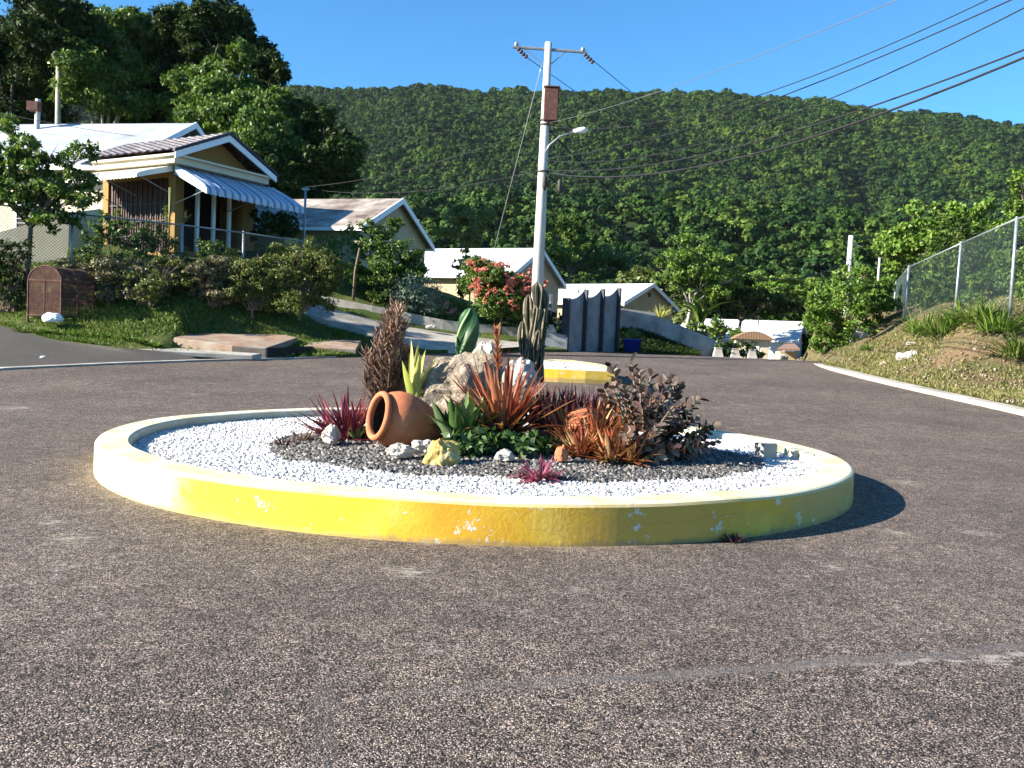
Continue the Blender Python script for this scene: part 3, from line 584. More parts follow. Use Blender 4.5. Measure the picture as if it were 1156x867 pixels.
while row < 182:
    x = -.32*row
    while x < .72*row:
        k = rr.choices([0, 1, 2, 3], [4, 4, 2, 1.2])[0]; xx = x+rr.uniform(-2, 2); y_ = row+rr.uniform(-3, 3); s = rr.uniform(.75, 1.25)
        loc = (xx, y_, float(hill_z(np.array(xx), np.array(y_)))-.3); rz = rr.uniform(0, 6.28); hs = s*rr.uniform(.85, 1.15)
        if k not in used: o = TP[k]; used.add(k); o.location = loc; o.rotation_euler = (0, 0, rz); o.scale = (s, s, hs)
        else: dup(TP[k], loc, rz, (s, hs))
        x += 7.2+row*.006
    row += 9.5
# ------------------------------------------------------------------ roundabout
M['kerb_inner'] = surf('kerb_inner', (.34, .33, .24), (.50, .49, .38), 2.5, .9, .4, 25)
CX, CY, RO = -.35, 10.6, 4.2; HK = .325
def ring(prof, name, mat, seed=0, cx=CX, cy=CY, n=420, lump=.012, inner=(5, 6)):
    mb = MB(); m = len(prof); vs = []
    for i in range(n):
        a = 2*math.pi*i/n
        for r, z in prof:
            q = 1+lump/4.3*0; dr = lump*noise.noise(Vector((math.cos(a)*3, math.sin(a)*3, z*2+seed))); dz = lump*.8*noise.noise(Vector((math.cos(a)*4, math.sin(a)*4, 5+seed))) if z > .1 else 0
            vs.append((cx+(r+dr)*math.cos(a), cy+(r+dr)*math.sin(a), z+dz))
    mb.add(vs, [(i*m+k, ((i+1) % n)*m+k, ((i+1) % n)*m+(k+1) % m, i*m+(k+1) % m) for i in range(n) for k in range(m)])
    mb.mi = [1 if k in inner else 0 for i in range(n) for k in range(m)]
    return mb.build(name, mat, None, False)
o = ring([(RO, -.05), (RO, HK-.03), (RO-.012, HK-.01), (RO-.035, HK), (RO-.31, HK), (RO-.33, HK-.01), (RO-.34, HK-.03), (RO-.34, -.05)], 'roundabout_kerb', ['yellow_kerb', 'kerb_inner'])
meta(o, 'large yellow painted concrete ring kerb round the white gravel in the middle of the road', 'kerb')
def bed_z(x, y):
    r = np.hypot(x-CX, y-CY); return .20+.0*r+.20*np.exp(-((x-.35+.0)/2.0)**2-((y-10.7)/1.5)**2)
a = np.linspace(0, 2*math.pi, 90); r = np.linspace(0.001, RO-.30, 50); A_, B_ = np.meshgrid(a, r)
X = CX+B_*np.cos(A_); Y = CY+B_*np.sin(A_); grid_mesh('gravel_ground', X, Y, bed_z(X, Y), 'gravel_bed')
CUBE = np.array([(-1, -1, -1), (1, -1, -1), (1, 1, -1), (-1, 1, -1), (-1, -1, 1), (1, -1, 1), (1, 1, 1), (-1, 1, 1)], float)
CF = [(0, 3, 2, 1), (4, 5, 6, 7), (0, 1, 5, 4), (1, 2, 6, 5), (2, 3, 7, 6), (3, 0, 4, 7)]
def stones(name, x, y, z, size, mat, label):
    n = len(x); s = size*(.5+.8*RNG.random(n)); sh = s[:, None]*np.array([1, .75, .55])*(.7+.6*RNG.random((n, 3)))
    v = CUBE[None]*sh[:, None]*(.65+.5*RNG.random((n, 8, 1)))
    q = rand_dirs(n); u = nrm(np.cross(q, rand_dirs(n))); w_ = np.cross(q, u); Rm = np.stack([q, u, w_], -1)
    v = np.einsum('nij,nkj->nki', Rm, v)+np.stack([x, y, z], -1)[:, None]
    o = quads_mesh(name, v.reshape(-1, 3), 8, CF, mat); return meta(o, label, 'gravel', kind='stuff')
def dark_zone(x, y):
    w_ = .16*fbm(x*2.2, y*2.2, 3.); return ((x-.02)/2.75)**2+((y-9.9)/(1.78))**2+w_ < 1
n = 105000; r = (RO-.36)*np.sqrt(RNG.random(n)); a = RNG.random(n)*6.2832; x = CX+r*np.cos(a); y = CY+r*np.sin(a); dz = dark_zone(x, y)
k = (~dz) | (RNG.random(n) < .05); stones('white_gravel', x[k], y[k], bed_z(x[k], y[k])+.006, .020, 'white_gravel', 'white marble gravel filling the yellow roundabout ring')
n = 85000; x = RNG.uniform(-2.8, 3.2, n); y = RNG.uniform(7.8, 12.0, n); k = dark_zone(x, y) & (np.hypot(x-CX, y-CY) < RO-.4)
stones('dark_gravel', x[k], y[k], bed_z(x[k], y[k])+.012, .022, 'dark_gravel', 'dark grey gravel spread round the planting in the middle of the ring')
n = 260; a = RNG.random(n)*6.28; r = 1.4+2.4*RNG.random(n)**.8; x = CX+r*np.cos(a); y = CY+r*np.sin(a); p = np.stack([x, y, bed_z(x, y)+.022], -1); d = rand_dirs(n); d[:, 2] *= .15; nn = rand_dirs(n)*.35+np.array([0, 0, 1])
meta(quads_mesh('leaf_litter', leaf_verts(p, nrm(d), nrm(nn), .03+.04*RNG.random(n), .015+.02*RNG.random(n)), 4, LEAFQ, 'brown_leaf'), 'dry brown leaf litter scattered over the gravel in the ring', 'leaf litter', kind='stuff')
def gz(x, y): return float(bed_z(np.array(x), np.array(y)))
def PG(px, py):       # photo pixel -> point on the gravel bed
    z = .25
    for _ in range(12): p = PZ(px, py, z); z = gz(p.x, p.y)
    return PZ(px, py, z)
def PH(px, py, d): return P(px, py, d)
o = MB(); q = PG(872, 522); q.y += .3
o.box((-.10, -.09, -.02), (.10, .09, .19), 0, Matrix.Rotation(.4, 4, 'Z')); o = o.build('concrete_block', 'concrete'); o.location = (q.x, q.y, q.z); o.modifiers.new('edge', 'BEVEL').width = .008; meta(o, 'small upright grey concrete block inside the right rear of the yellow ring', 'block')
rg = random.Random(8)
for k, lab in enumerate(('broken kerb chunk on the right inner rim, furthest back of three', 'broken kerb chunk on the right inner rim, middle of three', 'broken kerb chunk on the right inner rim, nearest of three')):
    a = .18-.13*k; r = RO-.37; q = Vector((CX+r*math.cos(a), CY+r*math.sin(a), .22)); m_ = MB(); m_.box((-.07, -.10, -.05), (.09, .10, .115), 0, Matrix.Rotation(a+rg.uniform(-.3, .3), 4, 'Z')); o = m_.build('kerb_chunk', 'kerb_inner'); o.location = q; o.modifiers.new('edge', 'BEVEL').width = .01; meta(o, lab, 'rubble')
# small second island
def small_island():
    t = thing('traffic_island', 'small yellow kerbed island with white gravel behind the planted ring', 'island', P(645, 428, 24.2))
    O = t.location; z0 = float(road_z(0, 24.5)); mb = MB(O)
    pl = [P(598, 429, 24.0), P(692, 432, 24.0)]; a = pl[0]; b = pl[1]; a.z = b.z = z0-.05
    up_ = Vector((0, 0, .36)); back = Vector((0, 3.6, .2))
    outl = [a, a.lerp(b, .33)+Vector((0, -.12, 0)), a.lerp(b, .66)+Vector((0, -.12, 0)), b, b+Vector((.25, 1.2, .07)), b+Vector((-.2, 2.6, .15)), b+Vector((-.9, 3.6, .2)), a+Vector((.8, 3.6, .2)), a+Vector((-.1, 2.4, .13)), a+Vector((-.25, 1.2, .07))]
    c = sum(outl, Vector())/len(outl); n = len(outl); inn = [c+(p-c)*.86+Vector((0, 0, 0)) for p in outl]
    vs = outl+[p+up_ for p in outl]+[p+up_ for p in inn]+[p+up_*.8 for p in inn]
    mb.add(vs, [(i+k*n, (i+1) % n+k*n, (i+1) % n+(k+1)*n, i+(k+1)*n) for k in range(3) for i in range(n)])
    mb.build('kerb', 'yellow_kerb', t)
    m2 = MB(O); m2.add([c+up_*.95]+[p+up_*.80 for p in inn], [(0, i+1, (i+1) % n+1) for i in range(n)]); m2.build('gravel_top', 'gravel_bed', t)
    x = np.array([rr_ for rr_ in RNG.uniform(0, 1, 5000)]); k = RNG.integers(0, n, 5000); f = np.sqrt(RNG.random(5000))*.97; g = RNG.random(5000)
    I = np.array([tuple(p) for p in inn]); q = np.array(tuple(c))+f[:, None]*(I[k]*(1-g[:, None])+I[(k+1) % n]*g[:, None]-np.array(tuple(c)))-np.array(tuple(O))
    v = q+np.array([0, 0, .31]); s = stones('gravel', v[:, 0], v[:, 1], v[:, 2], .03, 'white_gravel', None); s.parent = t
    for kx in ('category',):
        if kx in s: del s[kx]
small_island()
# ------------------------------------------------------------------ rocks
def at_rock(name, label, px0, px1, ytop, ybot, d, mat, seed, depth=.8, **kw):
    cx = (px0+px1)/2; w_ = (px1-px0)*d/F/2; h = (ybot-ytop)*d/F; c = P(cx, ybot, d); c.z += h*.38
    return rock(name, label, c, (w_*.92, w_*depth, h*.62), mat, seed, **kw)
at_rock('boulder', 'biggest pitted beige limestone boulder behind the clay jar', 474, 572, 402, 484, 10.7, 'limestone', 1.3, .6, rough=.38, sub=5)
at_rock('rock', 'white upright rock at the foot of the twisted cactus', 528, 568, 385, 432, 11.3, 'white_stone', 2.1)
at_rock('rock', 'white rock between the boulder and the old cactus', 570, 606, 405, 438, 11.2, 'white_stone', 3.4)
at_rock('rock', 'flat off-white rock lying below the clay jar', 436, 466, 501, 517, 8.9, 'white_stone', 4.2)
at_rock('rock', 'small pale rock between the clay jar and the yellow rock', 463, 492, 496, 512, 9.05, 'white_stone', 5.9)
at_rock('rock', 'yellow stained rock in front of the green strap plant', 477, 517, 497, 531, 8.75, 'yellow_stone', 6.7)
at_rock('rock', 'pinkish white rock left of the clay jar under the purple bromeliad', 362, 384, 481, 500, 9.7, 'white_stone', 7.7)
at_rock('rock', 'pale rock half hidden under the round leafed green herb', 558, 582, 508, 520, 8.9, 'white_stone', 8.1)
for lab, px, py in (('small black stone alone on the white gravel below the jar', 310, 548), ('small black stone on the white gravel at the far left', 183, 529), ('black cinder lying on the white gravel behind the front kerb', 408, 534)):
    p = PG(px, py); rock('pebble', lab, (p.x, p.y, p.z+.02), (.035, .03, .025), 'dark_iron', px*.01, sub=2, cat='pebble')
# ------------------------------------------------------------------ terracotta jar
def jar():
    d = 9.7; mouth = P(425, 469, d-.16); ax = Vector((-.84, -.50, .20)).normalized(); L = .80
    t = thing('clay_jar', 'big terracotta jar lying on its side with its mouth to the left', 'jar', PG(455, 503))
    zq = ax.to_track_quat('Z', 'Y').to_matrix().to_4x4(); T = Matrix.Translation(mouth) @ zq
    prof = [(.0, -.78), (.13, -.785), (.155, -.77), (.17, -.73), (.225, -.60), (.28, -.46), (.315, -.32), (.315, -.22), (.29, -.13), (.245, -.075), (.225, -.06)]
    inner = [(.215, -.06), (.225, -.10), (.27, -.18), (.285, -.3), (.25, -.48), (.15, -.68), (0, -.7)]
    mb = MB(t.location); mb.lathe(prof, T, 48); mb.build('body', 'terracotta', t, True)
    mb = MB(t.location); mb.lathe([(.225, -.062), (.252, -.06), (.272, -.045), (.276, -.02), (.265, .002), (.24, .012), (.218, .0), (.212, -.03), (.215, -.06)], T, 48); mb.build('rim', 'terracotta', t, True)
    mb = MB(t.location); mb.lathe(inner, T, 40); mb.build('inner_wall', 'soil', t, True)  # inner wall coloured near-black brown all over
    mb = MB(t.location)
    for k in range(60):
        a = random.uniform(-2.6, -.5); p = T @ Vector((random.uniform(-.12, .12), 0, -.16)); p.z = mouth.z-.20+random.uniform(0, .02); p.y += random.uniform(-.1, .1)
        mb.box((-.012, -.012, -.01), (.012, .012, .01), 0, Matrix.Translation(p) @ Matrix.Rotation(random.uniform(0, 6), 4, 'Z'))
    mb.build('gravel_inside', 'dark_gravel', t)
jar()
t = thing('broken_pot', 'fallen ribbed orange clay pot under the orange bromeliads', 'pot', P(655, 485, 9.9))
mb = MB(t.location); T = Matrix.Translation(P(657, 478, 9.9)) @ Vector((-.25, -.35, .9)).to_track_quat('Z', 'Y').to_matrix().to_4x4()
mb.lathe([(.10, -.26), (.17, -.15), (.205, -.05), (.208, .0), (.218, .008), (.208, .016), (.198, .03), (.208, .038), (.198, .046), (.183, .06), (.193, .068), (.183, .076), (.163, .09), (.172, .098), (.16, .106), (.135, .118), (.143, .127), (.13, .134), (.095, .142), (.1, .15), (.085, .155), (.0, .165)], T, 36); mb.build('body', 'terracotta', t, True)
o = at_rock('pot_shard', 'curved terracotta shard lying in front of the orange bromeliads', 625, 642, 503, 521, 9.0, 'terracotta', 9.9, rough=.15, cat='shard')
# ------------------------------------------------------------------ island plants
def strap_plant(name, label, base, n, L, W, el, droop, mat, seed, spread=.06, parent=None, part='leaves', az=(0, 6.283), fold=.25, nseg=6):
    rg = random.Random(seed); base = Vector(base); t = parent or thing(name, label, 'plant', base)
    org = t.location; mb = MB(org)
    for k in range(n):
        a = rg.uniform(*az); e = rg.uniform(*el); l = rg.uniform(*L)
        b = base+Vector((math.cos(a), math.sin(a), 0))*rg.uniform(0, spread)
        mb.blade(b, a+rg.uniform(-.2, .2), e, l, W*rg.uniform(.7, 1.2), rg.uniform(*droop), nseg, fold)
    mb.build(part, mat, t, True); return t
def stemmed(name, label, base, tips, lw, ll, per, mat, stem_mat, seed, el=(.3, 1.0), droop=(-.5, .2), start=.1, r=.012, bl=None):
    """stems with narrow leaves all along them"""
    rg = random.Random(seed); base = Vector(base); t = thing(name, label, 'plant', base); ms = MB(base); ml = MB(base)
    for tip in tips:
        tip = Vector(tip); b0 = base+Vector((rg.uniform(-.08, .08), rg.uniform(-.08, .08), 0)); mid = b0.lerp(tip, .5); mid.x = mid.x*.8+tip.x*.2; mid.y = mid.y*.8+tip.y*.2
        pts = []
        for i in range(9):
            s = i/8; pts.append((b0*(1-s)+mid*s)*(1-s)+(mid*(1-s)+tip*s)*s)
        ms.tube(pts, [r*(1-.5*i/8) for i in range(9)], 6)
        for k in range(per):
            s = start+(1-start)*(k/per); i = min(int(s*8), 7); p = pts[i].lerp(pts[i+1], s*8-i); a = k*2.399+rg.uniform(-.3, .3)
            l = ll*(1.1-.5*s)*rg.uniform(.75, 1.2); ml.blade(p, a, rg.uniform(*el)+.4*s, l, lw, rg.uniform(*droop), 4, .35)
    ms.build('stem', stem_mat, t, True); ml.build('leaves', mat, t, True); return t
b = P(440, 447, 11.6); b.z = gz(b.x, b.y)
rg0 = random.Random(2); tips0 = []
for _ in range(26):
    h = rg0.random()**.8; tips0.append(P(436+rg0.uniform(-36, 34)*(1-h*.8)+h*8, 438-h*92, 11.4+rg0.uniform(-.4, .4)))
tips = tips0+[P(445, 340, 11.6), P(425, 372, 11.4), P(457, 366, 11.7), P(412, 396, 11.3), P(462, 392, 11.5), P(433, 354, 11.9), P(450, 384, 11.2), P(420, 410, 11.2), P(460, 415, 11.3), P(441, 400, 11.0), P(410, 425, 11.3), P(435, 378, 11.2), P(452, 352, 11.5)]
stemmed('succulent_bush', 'tall conical brown succulent bush with needle leaves at the left of the planting', b, tips, .034, .24, 90, 'brown_leaf', 'twig', 3, el=(-.1, .7), droop=(-1.3, -.2))
p = PG(452, 452); plant('small_succulent', 'low bright green succulent at the foot of the tall brown bush', 'plant', p, [((p.x-.15, p.y+.3, p.z+.14), (.22, .15, .09)), ((p.x+.22, p.y+.3, p.z+.13), (.25, .15, .08))], 900, .06, 'leaf_bright', 'twig', .012, crown='leaves')
# purple bromeliad left of jar
b = PG(392, 497); t = strap_plant('bromeliad', 'purple red bromeliad beside the mouth of the clay jar', b, 150, (.34, .70), .055, (.2, 1.4), (-.3, .9), 'purple_leaf', 11, .2)
strap_plant('', '', b+Vector((.12, .15, 0)), 34, (.35, .6), .05, (.7, 1.4), (0, .3), 'purple_leaf', 12, .1, parent=t, part='inner_leaves')
strap_plant('aloe', 'small dark green aloe in front of the jar mouth', PG(403, 500), 22, (.2, .34), .06, (.7, 1.4), (0, .5), 'green_strap', 13, .05)
strap_plant('seedling', 'small brown spiky succulent at the left end of the dark gravel', PG(342, 500), 26, (.16, .28), .028, (.1, 1.3), (-.5, .2), 'brown_leaf', 14, .05)
strap_plant('seedling', 'low reddish succulent sprawling on the dark gravel edge furthest left', PG(322, 505), 30, (.1, .2), .028, (.05, .8), (-.4, .2), 'darkpurple_leaf', 15, .14)
strap_plant('snake_plant', 'yellow striped upright leaves of a snake plant rising behind the clay jar', P(467, 450, 10.55), 7, (.45, .72), .11, (1.2, 1.55), (-.1, .15), 'yellow_strap', 17, .10, fold=.5)
strap_plant('snake_plant', 'short green snake plant leaves between the yellow leaves and the boulder', P(492, 440, 10.9), 9, (.25, .48), .09, (1.0, 1.5), (-.1, .2), 'green_strap', 18, .08, fold=.5)
# twisted cactus
def twisted():
    b = P(524, 412, 11.5); t = thing('twisted_cactus', 'twisted green column cactus with pale spiral ribs behind the boulder', 'cactus', b); mb = MB(b); n = 60; m = 28; H = .74; R0 = .108
    vs = []
    for i in range(m+1):
        s = i/m; rad = R0*(.70+.55*math.sin(math.pi*(s*.75+.08)))*(1 if s < .72 else math.sqrt(max(0, 1-((s-.72)/.285)**2)))
        c = b+Vector((.05*s, 0, s*H))
        for k in range(n):
            a = 2*math.pi*k/n; q = 1+.22*abs(math.cos(2.5*(a)))**3*1.0-.12; th = a+s*2.2
            vs.append(c+Vector((math.cos(th), math.sin(th), 0))*rad*q)
    fs = [(i*n+k, i*n+(k+1) % n, (i+1)*n+(k+1) % n, (i+1)*n+k) for i in range(m) for k in range(n)]; mb.add(vs, fs)
    mb.mi = [1 if (abs(math.cos(2.5*(2*math.pi*(k+.5)/n))) > .965) else 0 for i in range(m) for k in range(n)]
    mb.build('stem', ['cactus_green', 'cactus_edge'], t, True)
twisted()
# old column cactus
def column_stem(mb, b, tip, r, seed, ribs=6, bend=.05):
    n = ribs*4; m = 22; vs = []; rg = random.Random(seed); off = rg.uniform(0, 6)
    for i in range(m+1):
        s = i/m; c = b.lerp(tip, s)+Vector((math.sin(s*4+off)*bend*.6, 0, 0)); rad = r*(.8+.25*math.sin(s*9+off))*(1 if s < .9 else math.sqrt(max(0.01, 1-((s-.9)/.1)**2)))
        for k in range(n):
            a = 2*math.pi*k/n; q = (1.22 if k % 4 == 0 else .62 if k % 4 == 2 else .92); vs.append(c+Vector((math.cos(a+off+s*.4), math.sin(a+off+s*.4), 0))*rad*q)
    fs = [(i*n+k, i*n+(k+1) % n, (i+1)*n+(k+1) % n, (i+1)*n+k) for i in range(m) for k in range(n)]
    k0 = len(mb.mi); mb.add(vs, fs)
    for i in range(m):
        for k in range(n): mb.mi[k0+i*n+k] = 1 if k % 4 in (0, 3) and (noise.noise(Vector((k*.9, i*.25, seed))) > -.1) else 0
b = P(598, 425, 11.9); t = thing('column_cactus', 'tall old dark ribbed cactus with many stems behind the red bromeliad', 'cactus', b)
for k, (x0, x1, y1, dd_, r) in enumerate([(600, 606, 318, 0, .075), (596, 599, 332, .15, .06), (604, 614, 326, .1, .065), (590, 592, 362, -.1, .05), (606, 617, 348, -.12, .055), (598, 603, 345, -.15, .055), (594, 586, 378, .0, .04), (602, 609, 372, -.22, .05), (603, 619, 366, .05, .035), (599, 596, 385, -.2, .045)]):
    mb = MB(b); column_stem(mb, P(x0, 432, 11.9+dd_*.5), P(x1, y1, 11.9+dd_), r, k); mb.build('stem', ['old_cactus', 'old_edge'], t)
# red bromeliad with flower spike
b = P(567, 480, 9.9); b.z = gz(b.x, b.y)+.02
t = strap_plant('bromeliad', 'tall red orange strap leaved bromeliad with a spiky pink flower in the centre', b, 70, (.7, 1.12), .075, (.75, 1.5), (.0, .5), 'red_leaf', 21, .1)
strap_plant('', '', b, 60, (.6, .95), .07, (.3, 1.0), (.2, .9), 'orange_leaf', 22, .06, parent=t, part='outer_leaves')
mb = MB(b); tip = P(560, 372, 9.9); mb.tube([b, b.lerp(tip, .5), tip], [.02, .016, .008], 6)
for i in range(56):
    s = .62+.38*i/56; mb.blade(b.lerp(tip, s), i*2.4, .5+.5*s, .16*(1.15-s*.5), .03, -.2, 3)
mb.build('flower_spike', 'orange_leaf', t, True)
strap_plant('strap_plant', 'glossy green strap leaved plant behind the yellow rock', PG(520, 506), 60, (.35, .72), .13, (.8, 1.5), (-.2, .9), 'green_strap', 23, .16)
p = PG(585, 518); plant('herb', 'low round leafed green herb below the red bromeliad', 'plant', p, [((p.x+.0, p.y+.15, p.z+.14), (.34, .24, .22)), ((p.x+.3, p.y+.2, p.z+.12), (.25, .2, .12)), ((p.x-.3, p.y+.25, p.z+.15), (.25, .2, .15))], 2200, .11, 'herb_leaf', 'twig', .012, crown='leaves')
p = PG(530, 518); plant('herb', 'dark green bushy herb between the strap plant and the yellow rock', 'plant', p, [((p.x+.05, p.y+.05, p.z+.12), (.3, .16, .14))], 900, .10, 'herb_leaf', 'twig', .012, crown='leaves')
# dark purple spikes behind
b = PG(640, 470)+Vector((0, .5, 0))
mbt = None
for k, (px, lab) in enumerate(((618, 'dark purple spiky plant just right of the red bromeliad, left one of three'), (645, 'dark purple spiky plant behind the ribbed orange pot, middle one of three'), (668, 'dark purple spiky plant beside the thick leafed succulent, right one of three'))):
    q = P(px, 470, 11.0); q.z = gz(q.x, q.y); strap_plant('spiky_plant', lab, q, 120, (.40, .66), .045, (.8, 1.55), (-.1, .4), 'darkpurple_leaf', 31+k, .24)
# orange bromeliads
for k, (px, py, s, lab) in enumerate(((640, 505, .42, 'orange bromeliad left of the ribbed pot'), (672, 512, .42, 'orange bromeliad in front of the ribbed pot'), (700, 508, .45, 'orange bromeliad touching the thick leafed succulent'), (655, 520, .30, 'low orange bromeliad nearest the dark gravel'), (690, 525, .34, 'brownish orange bromeliad hanging over the dark gravel'), (722, 515, .36, 'rust coloured bromeliad half under the thick leafed succulent'), (632, 488, .45, 'orange bromeliad tucked behind the round leafed herb'), (648, 512, .30, 'small dense orange bromeliad right of the terracotta shard'), (668, 498, .40, 'orange bromeliad pressed against the face of the ribbed pot'), (685, 498, .42, 'tall orange bromeliad between the ribbed pot and the thick leafed succulent'), (710, 527, .30, 'dark orange bromeliad at the front right of its cluster'))):
    strap_plant('bromeliad', lab, PG(px, py)+Vector((0, .1, .02)), 95, (s*.8, s*1.4), .058, (.15, 1.45), (.0, .7), 'orange_leaf', 41+k, .1)
strap_plant('magenta_plant', 'small magenta trailing plant in front on the dark gravel', PG(608, 545), 110, (.14, .34), .03, (.1, 1.4), (.4, 1.9), 'magenta_leaf', 55, .12)
strap_plant('weed', 'tuft of dark weed growing at the foot of the yellow kerb', Vector((PZ(828, 612, 0))), 40, (.04, .11), .02, (.2, 1.3), (0, .6), 'darkpurple_leaf', 56, .07)
# thick leafed succulent (oval leaves in pairs)
def oval(mb, p, d, n, L, W):
    d = d.normalized(); s = d.cross(n).normalized(); n2 = s.cross(d); vs = [p]; pr = [(.15, .35), (.4, .92), (.65, 1), (.88, .6), (1, .0)]
    L_ = [p+d*L*t+s*W*.5*w_+n2*W*.10*w_ for t, w_ in pr[:-1]]; R2 = [p+d*L*t-s*W*.5*w_+n2*W*.10*w_ for t, w_ in pr[:-1]]; C_ = [p+d*L*t-n2*W*.03 for t, w_ in pr]
    vs = [p]+L_+R2+C_; fs = [(0, 9, 1), (0, 5, 9)]
    for i in range(3): fs += [(1+i, 9+i, 10+i, 2+i), (9+i, 5+i, 6+i, 10+i)]
    fs += [(4, 12, 13), (12, 8, 13)]; mb.add(vs, fs)
def thick():
    rg = random.Random(9); b = PG(728, 522)+Vector((0, .35, 0)); t = thing('thick_leaf_succulent', 'large grey brown succulent with thick oval leaves at the right of the planting', 'plant', b); ms = MB(b); ml = MB(b)
    tips = [(690, 415, 10.3), (712, 408, 10.2), (735, 425, 10.1), (757, 425, 10.0), (748, 450, 9.8), (775, 458, 10.0), (770, 480, 9.7), (800, 487, 9.9), (725, 462, 9.5), (705, 440, 9.9), (740, 480, 9.3), (760, 505, 9.3), (700, 470, 10.2), (785, 500, 9.6), (715, 492, 9.2), (742, 515, 9.15), (683, 440, 10.5), (765, 440, 10.5), (730, 440, 10.5), (780, 515, 9.5),
            (722, 420, 9.9), (745, 468, 10.4), (760, 465, 9.5), (728, 505, 9.2), (750, 495, 9.8), (735, 450, 9.4), (790, 505, 10.2)]
    tips += [(x+rg.uniform(-18, 18), y+rg.uniform(-8, 22), z+rg.uniform(-.3, .3)) for x, y, z in tips if y > 435]
    for tp in tips:
        tip = P(*tp); mid = b.lerp(tip, .5)+Vector((rg.uniform(-.06, .06), 0, .05-.08*rg.random())); pts = []
        for i in range(8):
            s = i/7; pts.append((b*(1-s)+mid*s)*(1-s)+(mid*(1-s)+tip*s)*s)
        ms.tube(pts, [.022*(1-.55*i/7) for i in range(8)], 6); k = 0; s = .2; a = rg.uniform(0, 3)
        while s <= 1.0:
            i = min(int(s*7), 6); p = pts[i].lerp(pts[i+1], s*7-i); tn = (pts[min(i+1, 7)]-pts[i]).normalized(); o1 = tn.orthogonal().normalized(); o2 = tn.cross(o1)
            for sg in (0, math.pi):
                if rg.random() < .05: continue
                q = o1*math.cos(a+sg)+o2*math.sin(a+sg); dv = q*rg.uniform(.7, 1)+tn*rg.uniform(.3, .8); L = rg.uniform(.085, .135)
                oval(ml, p, dv, (tn-dv.normalized()*.3).normalized(), L, L*rg.uniform(.48, .66))
            a += 1.57+rg.uniform(-.2, .2); s += .042
    ms.build('stem', 'twig', t, True); ml.build('leaves', 'succulent_leaf', t, True)
thick()
# ------------------------------------------------------------------ houses
def house(name, label, apex, d, th, hw, rise, L, wall_h, wallm, roofm, over=.35, windows=(), ov_side=.5, chimney=False):
    """apex pixel of the near gable; local x across, y along the ridge (away), z up"""
    A = P(apex[0], apex[1], d); th = R_(th); rz = math.atan2(math.cos(th), math.sin(th)); zb = A.z-rise-wall_h
    t = thing(name, label, 'house', (A.x, A.y, zb), rz); e = wall_h; r = e+rise; k = rise/hw
    mb = MB(); g0 = over
    mb.prism([(-hw+ov_side, g0, -3), (hw-ov_side, g0, -3), (hw-ov_side, g0, e+k*ov_side-.12), (0, g0, r-.12), (-hw+ov_side, g0, e+k*ov_side-.12)], (0, L-g0-over, 0)); mb.build('wall', wallm, t)
    mb = MB()
    for s in (-1, 1): mb.prism([(0, 0, r), (s*hw, 0, e), (s*hw, 0, e-.12), (0, 0, r-.12)], (0, L, 0))
    rf = mb.build('roof', roofm, t)
    for y0 in (-.06, L):
        mb = MB()
        for s in (-1, 1): mb.prism([(s*.001, y0, r+.03), (s*(hw+.03), y0, e+.03), (s*(hw+.03), y0, e-.28), (s*.001, y0, r-.28)], (0, .06, 0))
        mb.build('bargeboard', 'white_paint', rf)
    mb = MB()
    for s in (-1, 1): mb.box((s*(hw-.02)-.05, .02, e-.22), (s*(hw-.02)+.09, L-.02, e-.05))
    mb.build('gutter', 'white_paint', rf)
    for (x0, x1, z0, z1) in windows:
        f = MB(); y = g0-.05
        for bx in ((x0-.07, x0), (x1, x1+.07), ((x0+x1)/2-.025, (x0+x1)/2+.025)): f.box((bx[0], y, z0-.07), (bx[1], y+.09, z1+.07))
        f.box((x0, y, z1), (x1, y+.09, z1+.07)); f.box((x0-.1, y-.04, z0-.12), (x1+.1, y+.09, z0-.071))
        fo_ = f.build('window', 'white_paint', t); f = MB(); f.box((x0, y+.035, z0), (x1, y+.045, z1)); f.build('pane', 'glass', fo_)
    return t
house('house', 'low house with rust stained pale roof behind the dark round bush', (455, 224), 48, 17, 4.6, 2.1, 9.5, 2.9, 'beige_wall', 'stained_roof', windows=((-3.2, -2, 1, 2.2),))
house('house', 'house with clean white roof behind the flowering bush and utility pole', (612, 280), 60, 25, 4.6, 2.2, 11, 2.9, 'beige_wall', 'white_roof', windows=((1.7, 2.9, .9, 2.1), (-2.6, -1.5, .9, 2.1)))
h4 = house('house', 'olive walled house with blue white roof behind the scalloped concrete panels', (738, 320), 70, 38, 4.4, 1.75, 11, 2.9, 'beige_wall', 'white_roof', windows=((1.3, 2.2, .6, 1.7),))
mb = MB(); mb.lathe([(0, -.02), (.2, -.02), (.2, .05), (0, .05)], Matrix.Translation((0, .33, 3.75)) @ Matrix.Rotation(math.pi/2, 4, 'X'), 16); mb.build('vent', 'dark_iron', h4)
house('house', 'lowest house at the road crest with a wide white roof beside the banana plant', (908, 363), 76, 22, 5.6, 1.7, 10, 2.8, 'white_paint', 'white_roof', windows=((-3, -2.2, .8, 1.7), (-1.4, -.6, .8, 1.7)))
# TV aerial on the lowest roof
q = P(855, 384, 76); t = thing('aerial', 'thin dark aerial mast on the lowest white roof', 'aerial', q); mb = MB(q); mb.tube([q, q+Vector((0, 0, 2.1))], .04, 6); mb.build('mast', 'dark_iron', t); mb = MB(q); mb.tube([q+Vector((-.3, 0, 2.0)), q+Vector((.35, 0, 1.9))], .025, 6); mb.build('crossbar', 'dark_iron', t)
